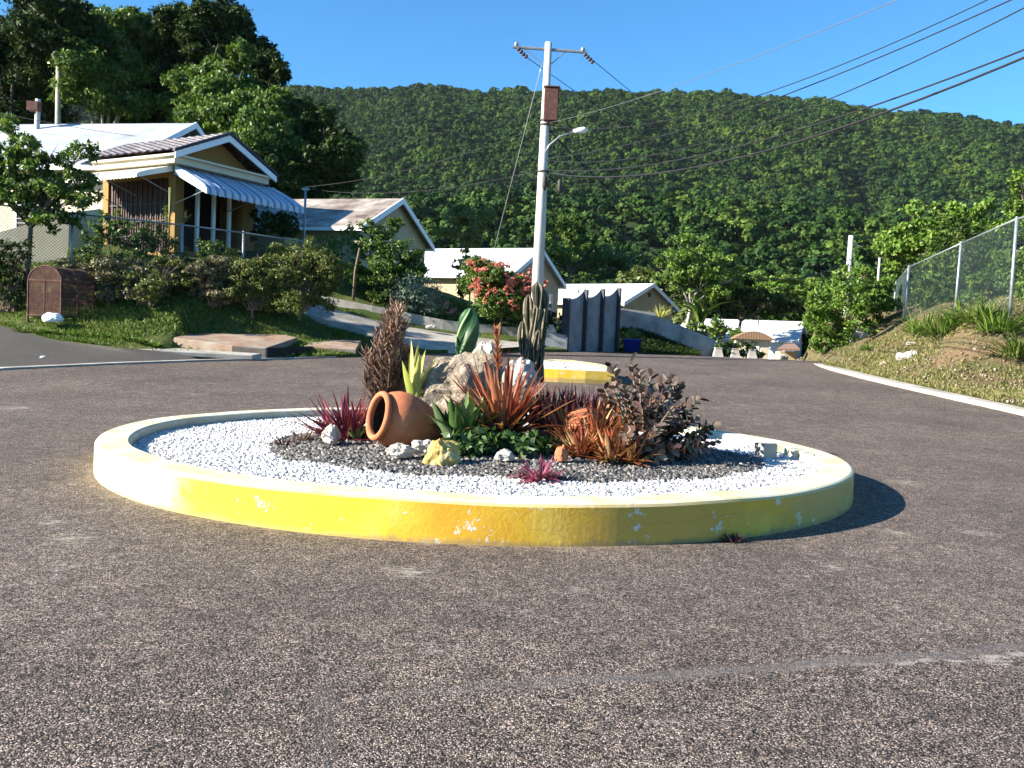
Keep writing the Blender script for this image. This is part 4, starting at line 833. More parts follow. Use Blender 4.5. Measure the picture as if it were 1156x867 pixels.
# main house with tiled porch and awnings
def main_house():
    C_ = P(199, 178, 36); ZC = 4.1; t = thing('house', 'ochre house with tiled porch roof, blue striped awning and big white metal roof', 'house', (C_.x, C_.y, C_.z-ZC), R_(60)); W_, D_ = 4.3, 5.0; T0 = ZC
    # coordinates: x to the right-back along the porch front, y back-left
    T = Matrix.Translation((1.0, 4.35, 0)) @ Matrix.Rotation(R_(18.6), 4, 'Z'); tp = lambda l: [T @ Vector(p) for p in l]; yv = lambda d_: (T.to_3x3() @ Vector((0, d_, 0)))
    mb = MB(); mb.box((0, .1, -3), (10.4, 18, 4.3), 0, T); mb.prism(tp([(0, .55, 4.3), (10.4, .55, 4.3), (5.2, .55, 7.1)]), yv(17)); mb.build('main_wall', 'cream_wall', t)
    mb = MB()
    for s in (-1, 1): mb.prism(tp([(5.2, 0, 7.35), (5.2+s*5.9, 0, 4.18), (5.2+s*5.9, 0, 4.08), (5.2, 0, 7.25)]), yv(18.6))
    rf = mb.build('main_roof', 'grey_roof', t); mb = MB()
    for s in (-1, 1): mb.prism(tp([(5.2+s*.001, -.07, 7.40), (5.2+s*5.95, -.07, 4.2), (5.2+s*5.95, -.07, 3.9), (5.2+s*.001, -.07, 7.1)]), yv(.07))
    mb.build('bargeboard', 'white_paint', rf); mb = MB(); mb.box((-.78, 0, 3.9), (-.66, 18.6, 4.1), 0, T); mb.build('eave_board', 'white_paint', rf)
    mb = MB(); mb.prism(tp([(4.3, .45, 6.35), (6.1, .45, 6.35), (5.2, .45, 6.95)]), yv(.08)); mb.build('gable_vent', 'dark_iron', t)
    # porch shell
    mb = MB()
    mb.box((0, 0, -3), (.42, .42, T0-.3)); mb.box((W_-.7, .02, -3), (W_, .4, T0-.3)); mb.box((0, 0, T0-.75), (W_, .3, T0-.3)); mb.box((.02, .301, T0-.75), (.28, 4.68, T0-.3)); mb.box((W_-.3, .41, -3), (W_-.02, 4.68, T0-.3))
    mb.box((.03, .42, -3), (.26, 4.68, .35)); mb.box((.03, 4.3, .35), (.26, 4.68, T0-.75)); mb.box((.42, .03, -3), (W_-.7, .24, .45))
    mb.build('porch_wall', 'ochre_wall', t)
    mb = MB(); mb.prism([(.05, .12, T0+.05), (W_-.05, .12, T0+.05), (W_/2, .12, T0+1.15)], (0, .2, 0)); mb.build('gable_wall', 'ochre_wall', t)
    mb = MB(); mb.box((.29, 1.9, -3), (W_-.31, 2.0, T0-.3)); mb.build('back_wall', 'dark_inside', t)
    mb = MB(); mb.box((.12, .43, .351), (.18, 4.29, T0-.78)); mb.build('shutter', 'brown_panel', t)
    g = MB()
    for i in range(12): g.box((.02, .55+i*.31, .36), (.08, .60+i*.31, T0-.78))
    for z in (1.0, 1.6, 2.3): g.box((.03, .5, z), (.07, 4.2, z+.05))
    g.build('window_grille', 'dark_iron', t)
    for x in (1.15, 2.0, 2.85): mb = MB(); mb.box((x, .06, .452), (x+.13, .19, T0-.752)); mb.build('column', 'white_paint', t)
    mb = MB(); mb.box((.45, 1.84, 0), (1.35, 1.895, 2.9)); dr = mb.build('door', 'brown_panel', t); mb = MB(); mb.box((1.22, 1.78, 1.35), (1.28, 1.838, 1.45)); mb.build('handle', 'galv', dr)
    mb = MB(); mb.box((-.45, -.45, T0-.3), (W_+.3, 0, T0-.05)); mb.box((-.45, .001, T0-.3), (0, 4.69, T0-.05)); mb.box((-.6, -.6, T0-.048), (W_+.4, .08, T0+.04)); mb.box((-.6, .081, T0-.048), (.1, 4.69, T0+.04)); mb.build('cornice', 'cream_wall', t)
    # tiled roof: rows of rounded tiles
    rise = 1.25; mb = MB(); nx = 9; hwid = W_/2+.55
    for s in (-1, 1):
        vs = []; fs = []; rows, cols = 11, 70
        for i in range(rows):
            for k2 in (0, 1):
                f = (i+k2*.999)/rows
                for j in range(cols+1):
                    y = -.55+j/cols*6.6; wv = abs(math.sin(j*math.pi/5))*.07; x = W_/2+s*hwid*f; z = T0+.12+rise*(1-f)+wv+(.05 if k2 else 0); vs.append((x, y, z))
        m = cols+1; nr = rows*2
        for i in range(nr-1):
            for j in range(cols): fs.append((i*m+j, i*m+j+1, (i+1)*m+j+1, (i+1)*m+j))
        mb.add(vs, fs)
    pr = mb.build('porch_roof', 'roof_tiles', t); mb = MB()
    for s in (-1, 1): mb.prism([(W_/2+s*.001, -.66, T0+.06+rise), (W_/2+s*(hwid+.02), -.66, T0+.08), (W_/2+s*(hwid+.02), -.66, T0-.16), (W_/2+s*.001, -.66, T0-.2+rise)], (0, .07, 0))
    mb.build('bargeboard', 'white_paint', pr); mb = MB()
    for s in (-1, 1): mb.prism([(W_/2+s*.001, -.72, T0+.2+rise), (W_/2+s*(hwid+.1), -.72, T0+.2), (W_/2+s*(hwid+.1), -.72, T0+.10), (W_/2+s*.001, -.72, T0+.08+rise)], (0, .14, 0))
    mb.build('ridge_edge', 'dark_trim', pr)
    # awnings: corrugated sheet with a curved lip
    def awning(name, mat, a0, a1, out, drop, zt, axis):
        vs = []; n = 90; prof = [(0, 0), (.35, .30), (.7, .62), (.92, .86), (.99, 1.0), (1.0, 1.22)]
        for i in range(n+1):
            u = a0+(a1-a0)*i/n; wv = .025*math.sin(i*math.pi/2)
            for o_, dz in prof:
                q = -(.05+out*o_); z = zt-drop*dz+wv; vs.append((u, q, z) if axis == 0 else (q, u, z))
        m = len(prof); fs = [(i*m+k, (i+1)*m+k, (i+1)*m+k+1, i*m+k+1) for i in range(n) for k in range(m-1)]
        mb = MB(); mb.add(vs, fs)
        for u in (a0, a1):
            q = [(u, -(.05+out*o_), zt-drop*dz) if axis == 0 else (-(.05+out*o_), u, zt-drop*dz) for o_, dz in prof]; mb.add(q+[(q[0][0], q[-1][1], q[0][2]) if 0 else ((u, -.05, zt-drop*.35) if axis == 0 else (-.05, u, zt-drop*.35))], [tuple(range(len(q)+1))])
        aw = mb.build(name, mat, t); b2 = MB()
        for u in (a0+.1, (a0+a1)/2, a1-.1):
            p1 = (u, -.02, zt-drop-.5) if axis == 0 else (-.02, u, zt-drop-.5); p2 = (u, -out*.97, zt-drop*1.02) if axis == 0 else (-out*.97, u, zt-drop*1.02); b2.tube([p1, p2], .02, 6)
        b2.build('bracket', 'galv', aw)
    awning('awning', 'awning_blue', -.1, W_+1.0, 1.9, 1.0, T0-.32, 0); awning('awning', 'awning_cream', .1, 4.6, 1.7, .62, T0-.32, 1)
    # window in the main wall
    f = MB()
    for y0 in (4.2, 8.6, 12.6):
        f = MB(); f.box((-.06, y0, 1.2), (.0, y0+1.4, 1.28), 0, T); f.box((-.06, y0, 2.7), (.0, y0+1.4, 2.78), 0, T); f.box((-.06, y0, 1.281), (0, y0+.08, 2.699), 0, T); f.box((-.06, y0+1.32, 1.281), (0, y0+1.4, 2.699), 0, T)
        for j in range(6): f.box((-.05, y0+.08, 1.45+j*.2), (-.035, y0+1.32, 1.47+j*.2), 0, T)
        wn = f.build('window', 'white_paint', t); f = MB(); f.box((-.03, y0+.08, 1.281), (-.01, y0+1.32, 2.699), 0, T); f.build('pane', 'dark_inside', wn)
main_house()
# garden wall of the main house far left
q = [P(-60, 262, 33.2), P(0, 262, 33.2), P(78, 240, 33.6), P(112, 236, 34)]
mb = MB(q[1])
for i in range(3):
    a, b = q[i], q[i+1]; mb.prism([a-Vector((0, 0, 3)), b-Vector((0, 0, 3)), b, a], (0.05, .2, 0))
t = mb.build('garden_wall', 'cream_wall'); t.location = q[1]; meta(t, 'rough cream garden wall behind the leafy tree at the far left', 'wall')
M['wire_green'] = surf('wire_green', (.03, .05, .05), (.06, .09, .085), 4, .5, 0)
M['bank_stones'] = stones_mat('bank_stones', [(.12, .08, .05), (.22, .15, .10), (.34, .28, .21), (.16, .11, .07)])
# ------------------------------------------------------------------ chain link fences
def fence(name, label, posts, tops, H, post_r, wire_m, cell=.085, wr=.0035, post_mat='galv', rail=True):
    """posts: base points; tops: top points. One thing: each post, the rail and the mesh panels are parts"""
    o0 = Vector(posts[0]); t = thing(name, label, 'fence', o0)
    for a, b in zip(posts, tops):
        mb = MB(o0); mb.tube([a-Vector((0, 0, .4)), b], post_r, 10); mb.tube([b, b+Vector((0, 0, .05))], [post_r*1.25, post_r*.5], 10); mb.build('post', post_mat, t, True)
    for i in range(len(posts)-1):
        a, b, c, d = posts[i], posts[i+1], tops[i+1], tops[i]
        if rail: mb = MB(o0); mb.tube([d-Vector((0, 0, .03)), c-Vector((0, 0, .03))], post_r*.62, 8); mb.build('rail', post_mat, t, True)
        mb = MB(o0); L = ((b-a).length); h = ((d-a).length+(c-b).length)/2-.05; nseg = int((L+h)/cell)
        nv = Vector((-(b-a).y, (b-a).x, 0)).normalized()
        def pt(u, v): s = u/L; return (a.lerp(b, s)).lerp(d.lerp(c, s), min(1, v/(h+.05)))
        for k in range(nseg):
            for dirn in (1, -1):
                u0 = k*cell-(h if dirn > 0 else 0); v0 = 0.; u1 = u0+h*dirn if dirn > 0 else u0-h; v1 = h
                if dirn < 0: u0 = k*cell; u1 = u0-h
                # clip to 0..L
                def clip(u0, v0, u1, v1):
                    if u0 < 0: v0 += (0-u0)*(v1-v0)/(u1-u0) if u1 != u0 else 0; u0 = 0
                    if u1 > L: v1 = v0+(L-u0)*(v1-v0)/(u1-u0); u1 = L
                    return u0, v0, u1, v1
                if dirn > 0:
                    if u1 <= 0 or u0 >= L: continue
                    u0, v0, u1, v1 = clip(u0, v0, u1, v1)
                else:
                    if u0 <= 0 or u1 >= L: continue
                    if u0 > L: v0 = (u0-L); u0 = L
                    if u1 < 0: v1 = v0+u0; u1 = 0
                p, q = pt(u0, v0), pt(u1, v1); off = nv*(.003*dirn)
                w_ = (q-p).normalized().cross(nv)*wr; mb.add([p+off+w_, p+off-w_, q+off-w_, q+off+w_, p+off+nv*wr*1.2, q+off+nv*wr*1.2], [(0, 1, 2, 3), (0, 4, 5, 3), (1, 4, 5, 2)])
        mb.build('mesh_panel', wire_m, t)
pb = [P(-120, 292, 29), P(-20, 297, 30), P(80, 304, 31), P(205, 317, 31.6), P(274, 312, 34.6), P(342, 307, 38)]
pt_ = [P(-120, 213, 29), P(-20, 228, 30), P(82, 240, 31), P(206, 253, 31.6), P(275, 262, 34.6), P(343, 272, 38)]
fence('chain_link_fence', 'low chain link fence with pale top rail in front of the ochre house', pb, pt_, 1.9, .045, 'dark_iron', .11, .0045)
pb = [P(1480, 322, 21), P(1290, 338, 24.5), P(1140, 354, 28), P(1078, 352, 34), P(1021, 364, 39), P(1006, 370, 45)]
pt_ = [P(1498, 165, 21), P(1302, 205, 24.5), P(1148, 246, 28), P(1085, 274, 34), P(1026, 301, 39), P(1012, 318, 45)]
fence('chain_link_fence', 'tall chain link fence climbing the right bank', pb, pt_, 2.6, .05, 'wire_green', .10, .0024)
# ------------------------------------------------------------------ mesh bin cage
def bin_cage():
    b = P(50, 358, 28); t = thing('bin_cage', 'rusty brown mesh garbage cage with a barrel top on the left grass bank', 'bin', b, R_(-12)); W_, D_, H_, RR = 1.2, 1.5, 1.15, .6
    T = Matrix.Identity(4); x0, x1, y0, y1 = -W_/2, W_/2, 0, D_; N = 12
    arc = [(x0+W_/2-math.cos(math.pi*k/N)*W_/2, H_+math.sin(math.pi*k/N)*.46) for k in range(N+1)]
    fr = MB()
    for x in (x0, x1):
        for y in (y0, y1): fr.tube([(x, y, -.2), (x, y, H_)], .035, 6)
    for y in (y0, D_/2, y1): fr.tube([(p[0], y, p[1]) for p in arc], .03, 6); fr.tube([(x0, y, H_), (x1, y, H_)], .03, 6)
    for x in (x0, x1): fr.tube([(x, y0, H_), (x, y1, H_)], .03, 6); fr.tube([(x, y0, .05), (x, y1, .05)], .03, 6)
    fr.tube([(x0, y0, .05), (x1, y0, .05)], .03, 6); fr.tube([(0, y0, 0), (0, y0, H_)], .025, 6); fr.tube([(x1, D_/2, 0), (x1, D_/2, H_)], .025, 6)
    fr.build('frame', 'rust', t)
    def net(f, U, V, n, m, name):     # f(u,v) surface with strips both ways
        mb = MB(); w_ = .34
        for i in range(n):
            u0, u1 = (i+.5-w_/2)/n, (i+.5+w_/2)/n; mb.add([f(u0, 0), f(u1, 0), f(u1, .5), f(u0, .5), f(u1, 1), f(u0, 1)], [(0, 1, 2, 3), (3, 2, 4, 5)])
        for j in range(m):
            v0, v1 = (j+.5-w_/2)/m, (j+.5+w_/2)/m; K = 10; vs = []
            for k in range(K+1): vs += [f(k/K, v0), f(k/K, v1)]
            mb.add(vs, [(2*k, 2*k+2, 2*k+3, 2*k+1) for k in range(K)])
        mb.build(name, 'rust', t)
    e = .012
    net(lambda u, v: Vector((x0+u*W_, y0-e, .05+v*(H_-.05+math.sin(math.acos(max(-1, min(1, 1-2*u))))*.44))), 1, 1, 30, 28, 'front_panel')
    net(lambda u, v: Vector((x1+e, y0+u*D_, .05+v*(H_-.05))), 1, 1, 36, 22, 'side_panel'); net(lambda u, v: Vector((x0-e, y0+u*D_, .05+v*(H_-.05))), 1, 1, 36, 22, 'side_panel')
    net(lambda u, v: Vector((x0+u*W_, y1+e, .05+v*(H_-.05+math.sin(math.acos(max(-1, min(1, 1-2*u))))*.44))), 1, 1, 30, 28, 'back_panel')
    mb = MB(); w_ = .4; n = 26
    for i in range(n):
        a0, a1 = math.pi*(i+.5-w_/2)/n, math.pi*(i+.5+w_/2)/n
        q = lambda a, y: Vector((-math.cos(a)*(W_/2+e), y, H_+math.sin(a)*(.46+e))); mb.add([q(a0, y0), q(a1, y0), q(a1, y1), q(a0, y1)], [(0, 1, 2, 3)])
    for j in range(34):
        y = y0+(j+.5)*D_/34
        for k in range(n):
            a0, a1 = math.pi*k/n, math.pi*(k+1)/n; mb.add([q(a0, y-.012), q(a1, y-.012), q(a1, y+.012), q(a0, y+.012)], [(0, 1, 2, 3)])
    mb.build('barrel_lid', 'rust', t)
bin_cage()
o = at_rock('block', 'white painted concrete block at the foot of the mesh cage', 48, 72, 353, 364, 27.4, 'white_paint', 3.3, rough=.1, cat='block')
rock('pebble', 'white pebble lying on the side road at the far left', P(49, 405, 22.4)+Vector((0, 0, .03)), (.09, .07, .05), 'white_stone', 1.1, sub=2, cat='pebble')
# ------------------------------------------------------------------ culvert slabs and driveway
def slab(name, label, top, thick, mat, cat='slab'):
    pts_ = [Vector(p) for p in top]; o0 = pts_[0].copy(); mb = MB(o0); dn = Vector((0, 0, -thick)); n = len(pts_); vs = [p+dn for p in pts_]+pts_
    mb.add(vs, [tuple(range(n))[::-1], tuple(range(n, 2*n))]+[(i, (i+1) % n, n+(i+1) % n, n+i) for i in range(n)]); o = mb.build(name, mat); o.location = o0; bv = o.modifiers.new('edge', 'BEVEL'); bv.width = .02; return meta(o, label, cat)
slab('culvert_slab', 'broad orange stained concrete culvert slab at the edge of the grass', [P(196, 381, 27.2), P(262, 390, 26.7), P(300, 393, 26.9), P(336, 381, 29.8), P(322, 378, 30.3), P(218, 375, 29.6)], .34, 'orange_slab')
slab('culvert_slab', 'smaller stained culvert slab between the drain opening and the driveway', [P(343, 391, 29.1), P(402, 394, 29.3), P(408, 384, 31.2), P(352, 383, 31)], .32, 'orange_slab')
slab('kerb_block', 'thin concrete kerb edge in front of the broad culvert slab', [P(150, 394, 25.6), P(285, 401, 26.3), P(296, 399, 26.7), P(200, 393, 26.4)], .14, 'concrete', 'kerb')
mb = MB(P(320, 400, 28)); q = [P(301, 393, 27.0), P(346, 391, 28.6)]
mb.prism([q[0], q[1], q[1]-Vector((0, 0, .42)), q[0]-Vector((0, 0, .42))], (.1, .9, 0)); o = mb.build('drain_opening', 'dark_inside'); o.location = P(320, 400, 28); meta(o, 'dark drain opening between the two culvert slabs', 'drain')  # solid near-black box, the shade inside the opening is its colour
DL = [P(330, 338, 36.5), P(420, 362, 35.8), P(500, 377, 36.2), P(560, 385, 36.6), P(620, 391, 37)]; DR = [P(330, 352, 34.2), P(400, 371, 33.2), P(440, 384, 32.6), P(490, 392, 32.5), P(560, 395, 33.8)]
strip('driveway', DR, DL, 'concrete', lift=.06, skirt=.5)
def wall_run(name, label, tops, h, th, mat, cat='wall'):
    o0 = Vector(tops[0]); mb = MB(o0); n = len(tops); q = Vector((.12, 1, 0)).normalized()*th; dn = Vector((0, 0, -h)); tops = [Vector(p) for p in tops]
    vs = [p for p in tops]+[p+q for p in tops]+[p+dn for p in tops]+[p+q+dn for p in tops]
    fs = []
    for i in range(n-1): fs += [(i, i+1, n+i+1, n+i), (2*n+i, i, i+1, 2*n+i+1)[::-1], (3*n+i, 3*n+i+1, n+i+1, n+i)]
    fs += [(0, n, 3*n, 2*n), (n-1, 3*n-1, 4*n-1, 2*n-1)]; mb.add(vs, fs); o = mb.build(name, mat); o.location = o0; return meta(o, label, cat)
wall_run('retaining_wall', 'low concrete retaining wall along the upper side of the driveway', [P(346, 330, 37), P(420, 345, 36.9), P(500, 361, 37.2), P(560, 368, 37.6), P(618, 372, 38)], 1.6, .3, 'concrete')
wall_run('planter_wall', 'grey low block wall at the left foot of the scalloped panels', [P(604, 371, 36.7), P(641, 379, 36.9)], 1.4, .5, 'grey_wall')
rock('rock', 'small white rock sitting on the driveway wall', P(487, 372, 35.6)+Vector((0, 0, .1)), (.2, .16, .12), 'white_stone', 5.1, sub=3)
rock('rock', 'round white stone on the wall at the left of the scalloped panels', P(622, 373, 37), (.2, .2, .22), 'white_stone', 6.1, sub=3)
# scalloped concrete panels
def panels():
    a, b = P(637, 396, 37), P(694, 397, 39.5); t = thing('panel_wall', 'dark concrete panel wall with scalloped tops and upright fins beside the road', 'wall', a); n = 3; u = (b-a)/n; up_ = Vector((0, 0, 1)); q = Vector((-u.y, u.x, 0)).normalized(); q = q if q.y > 0 else -q
    zt = a.z+2.05
    for i in range(n):
        p0 = a+u*i; p1 = p0+u; p0.z = p1.z = a.z-.4; hh = 2.15+.13*i; mb = MB(a); K = 12; top = []
        for k in range(K+1): s = k/K; top.append(p0.lerp(p1, .04+.92*s)+up_*(hh+.4+.40*max(0, s-.25)**2.0/.56))
        mb.prism([p0.lerp(p1, .04), p0.lerp(p1, .96)]+top[::-1], q*.14); mb.build('panel', 'panel_grey', t)
        cap = MB(a)
        for k in range(K): cap.prism([top[k]+up_*.003, top[k+1]+up_*.003, top[k+1]+up_*.05, top[k]+up_*.05], q*.16)
        cap.build('cap', 'white_paint', t)
    for i in range(n+1):
        p = a+u*i; p.z = a.z-.4; mb = MB(a); h = 2.9+.12*i if i else 2.6; e = u.normalized()*.05; mb.prism([p-e-q*.18, p+e-q*.18, p+e+q*.18, p-e+q*.18], up_*h); mb.build('fin', 'dark_trim', t)
panels()
# sloping wall and grass slope to the right of the panels
wall_run('boundary_wall', 'long grey garden wall sloping down to the right below the olive house', [P(694, 350, 40.5), P(705, 350, 41), P(742, 357, 42), P(808, 384, 43)], 2.2, .35, 'grey_wall')
wall_run('wall_return', 'short sunlit cream wall joining the sloping garden wall', [P(694, 347, 43), P(740, 353, 43.5)], 1.2, .3, 'cream_wall')
A_ = [P(694, 398, 39.6), P(740, 399, 40.2), P(790, 402, 41)]; B_ = [P(694, 364, 41.0), P(740, 378, 41.8), P(790, 399, 42.6)]
g = strip('grass_slope', A_, B_, 'lawn', rows=14, cols=40); 
n = 5000; s = RNG.random(n)*2; k = RNG.random(n); i = s.astype(int); f = (s-i)[:, None]; Aa = np.array([tuple(p) for p in A_]); Bb = np.array([tuple(p) for p in B_])
p = (Aa[i]*(1-f)+Aa[i+1]*f)*(1-k[:, None])+(Bb[i]*(1-f)+Bb[i+1]*f)*k[:, None]; a = RNG.random(n)*6.28; d = np.stack([np.cos(a)*.7, np.sin(a)*.7, np.full(n, .8)], -1)
meta(quads_mesh('grass', leaf_verts(p, nrm(d), rand_dirs(n), .12+.12*RNG.random(n), np.full(n, .03)), 4, LEAFQ, 'leaf_dark'), 'dark shaded grass on the slope below the grey garden wall', 'grass', kind='stuff')
# blue tub
b = P(713, 397, 38.9); t = thing('planter_tub', 'blue plastic tub of small plants on the grass beside the panel wall', 'planter', b); T = Matrix.Translation(b) @ Matrix.Diagonal((1.25, .8, 1, 1))
mb = MB(b); mb.lathe([(0, 0), (.28, 0), (.33, .5), (.36, .5), (.36, .56), (.31, .56), (.29, .46), (0, .46)], T, 24); mb.build('tub', 'blue_plastic', t, True)
V = crown_leaves([((b.x, b.y, b.z+.74), (.40, .25, .22))], 700, .09)-np.array(tuple(b)); quads_mesh('leaves', V, 4, LEAFQ, 'leaf_pale', t)
# row of garden pots and gateway at the crest
for k, (px, py, lab) in enumerate(((810, 403, 'white tapered concrete planter at the end of the grey wall'), (829, 404, 'white tapered concrete planter, second from the grey wall'), (848, 405, 'white tapered concrete planter nearest the arch'))):
    b = P(px, py+2, 42.5); t = thing('planter', lab, 'planter', b); mb = MB(b); T = Matrix.Translation(b) @ Matrix.Rotation(math.pi/4, 4, 'Z')
    mb.lathe([(.38, -.4), (.36, 0), (.20, .48), (.23, .49), (.23, .55), (.18, .55), (.17, .5), (0, .5)], T, 4); mb.build('pot', 'concrete', t)
    quads_mesh('leaves', crown_leaves([((b.x+.3, b.y+.2, b.z+.55), (.42, .35, .40))], 700, .12)-np.array(tuple(b)), 4, LEAFQ, 'leaf_dark', t)
b = P(850, 404, 46); t = thing('gateway_arch', 'small white gateway with a curved clay tile top below the lowest house', 'gateway', b); mb = MB(b)
for px in (836, 862): q = P(px, 404, 46); mb.box((q.x-.22, q.y-.15, q.z-.6), (q.x+.22, q.y+.15, b.z+.62))
q0, q1 = P(836, 390, 46), P(862, 390, 46); mb.box((q0.x-.3, q0.y-.16, b.z+.621), (q1.x+.3, q0.y+.16, b.z+.95)); mb.build('pillar', 'cream_wall', t)
mb = MB(b); top = [Vector((q0.x-.5+(q1.x-q0.x+1.0)*k/12, q0.y-.4, b.z+.953+.42*math.sin(math.pi*k/12))) for k in range(13)]; mb.prism(top, (0, .9, 0)); mb.build('tile_top', 'tile_clay', t)
b = P(893, 396, 52); t = thing('shed_roof', 'small brown tiled lean-to beside the big roadside bush', 'shed', b); mb = MB(b); mb.prism([P(877, 396, 52), P(903, 396, 52), P(897, 390, 55), P(886, 390, 55)], (0, 0, .12)); mb.build('roof', 'tile_clay', t); mb = MB(b); c = P(890, 405, 53); mb.box((c.x-.5, c.y, c.z-1), (c.x+.5, c.y+1, P(890, 397, 53).z)); mb.build('wall', 'beige_wall', t)
rock('rock', 'white concrete lump where the right kerb begins at the crest', P(879, 404, 41), (.4, .3, .2), 'concrete', 2.2, sub=3)
rock('rock', 'large cream rock on the right bank grass', P(1027, 408, 30.5)+Vector((0, 0, .12)), (.42, .3, .24), 'white_stone', 3.7)
rock('rock', 'small brown rock left of the cream rock on the right bank', P(1000, 413, 31.5)+Vector((0, 0, .05)), (.22, .18, .12), 'limestone', 4.7)
rock('rock', 'small pale rock low on the right bank near the fence', P(1030, 390, 32)+Vector((0, 0, .05)), (.30, .1, .07), 'white_stone', 8.7, sub=3)
rock('rock', 'heap of white rubble half hidden under the big roadside bush', P(972, 386, 40), (.62, .5, .55), 'white_stone', 9.7)
# ------------------------------------------------------------------ utility pole
def utility_pole():
    D = 34; b = P(604, 388, D); top = P(617, 48, D); top.x = b.x; t = thing('utility_pole', 'tall pale concrete utility pole with crossarm, street lamp and cables', 'pole', b)
    H_ = top.z-b.z; mb = MB(b); mb.tube([b-Vector((0, 0, .8)), b+Vector((0, 0, H_*.5)), Vector((b.x, b.y, top.z))], [.26, .19, .13], 14); mb.build('pole_shaft', 'pole', t, True)
    def at(px, py, dd_=0): return P(px, py, D+dd_)
    mb = MB(b); a, c = at(579, 53), at(662, 59); T = None
    mb.tube([a, c], .055, 6); mb.tube([at(592, 55), at(617, 75)], .02, 5); mb.tube([at(640, 57), at(618, 76)], .02, 5); mb.build('crossarm', 'galv', t)
    for px, py in ((583, 53), (658, 59)):
        mb = MB(b); q = at(px, py); ax = (P(px+22, py+22, D)-q).normalized()
        for k in range(4): c0 = q+ax*(.08+.13*k); mb.tube([c0, c0+ax*.05, c0+ax*.10], [.05, .10, .04], 10)
        mb.build('strain_insulator', 'brown_panel', t, True); mb = MB(b); mb.tube([q, q+Vector((0, 0, .12)), q+Vector((0, 0, .2))], [.05, .09, .03], 8); mb.build('pin_insulator', 'galv', t, True)
    mb = MB(b); q = at(621, 119, -.1); mb.box((q.x-.24, q.y-.25, q.z-.62), (q.x+.30, q.y+.25, q.z+.62)); bx = mb.build('meter_box', 'rust', t); bx.modifiers.new('edge', 'BEVEL').width = .03
    mb = MB(b); mb.box((q.x-.27, q.y-.29, q.z+.621), (q.x+.34, q.y+.29, q.z+.66)); mb.build('box_lid', 'rust', bx)
    mb = MB(b); mb.tube([at(616, 172, -.2), at(620, 164, -.2), at(632, 154, -.2), at(648, 149, -.2)], .035, 8); mb.build('lamp_arm', 'galv', t, True)
    mb = MB(b); h0, h1 = at(647, 148, -.2), at(664, 146.5, -.2); mb.tube([h0, h0.lerp(h1, .25), h0.lerp(h1, .7), h1], [.05, .10, .13, .04], 10); mb.build('lamp_head', 'white_paint', t, True)
    for z, r in ((137, .2), (142, .2), (195, .22)):
        q = at(615, z); mb = MB(b); q.x = b.x; mb.tube([q, q+Vector((0, 0, .06))], r, 12); mb.build('band', 'dark_iron', t)
    for px, py in ((615, 206), (632, 210)): 
        mb = MB(b); q = at(px, py, -.3); mb.tube([q+Vector((0, 0, .3)), q+Vector((0, 0, .18)), q-Vector((0, 0, .15)), q-Vector((0, 0, .3))], [.03, .09, .09, .03], 8); mb.build('splice_box', 'dark_iron', t, True)
utility_pole()
def wire(label, a, b, r, sag, mat='wire', name='cable', n=24):
    mb = MB(a); pts_ = [a.lerp(b, i/n)-Vector((0, 0, sag*4*(i/n)*(1-i/n))) for i in range(n+1)]; mb.tube(pts_, r, 5); o = mb.build(name, mat, None, True); o.location = a; return meta(o, label, 'cable')
W = lambda px, py, d: P(px, py, d)
wire('palest overhead wire, running from the pole top to the upper right', W(618, 139, 34), W(1120, -45, 13), .008, .25, 'pale_wire')
wire('thin overhead wire, leftmost of the three at the top right corner', W(618, 142, 34), W(1180, -32, 14), .011, .9)
wire('thin overhead wire, middle one of the three at the top right corner', W(618, 178, 34), W(1200, -27, 14), .013, .55)
wire('thin overhead wire, lowest of the three at the top right corner', W(618, 181, 34), W(1240, -35, 14), .013, 1.0)
wire('thick overhead cable, upper of the two entering at the right edge', W(618, 192, 34), W(1250, 18, 14), .018, .75)
wire('thick overhead cable, lower of the two entering at the right edge', W(618, 195, 34), W(1250, 24, 14), .024, .95)
wire('crossarm wire running from its right tip to the far pole', W(662, 62, 34), W(957, 268, 62), .014, .6)
wire('crossarm wire running from its left tip to the far pole', W(588, 60, 34), W(957, 270, 62), .014, .8)
wire('thick dark cable dropping from below the rusty box towards the valley', W(619, 146, 34), W(960, 292, 62), .03, 3.2)
wire('dark cable dropping from the splice box towards the olive house', W(621, 200, 34), W(800, 300, 60), .026, .9)
wire('thin line from the main pole to the small post by the ochre house', W(614, 141, 34), W(345, 211, 40), .010, .4)
wire('thin lower line between the main pole and the small post', W(614, 190, 34), W(345, 213, 40), .010, .5)
wire('taut pale stay wire running down left from the utility pole', W(612, 72, 34), W(553, 300, 36), .014, .0, 'pale_wire', 'stay_wire')
q = W(585+11, 141+10, 34.5); 
wire('thin wire over the white roof reaching the ochre house', W(-80, 108, 44), W(232, 162, 42), .012, .3)
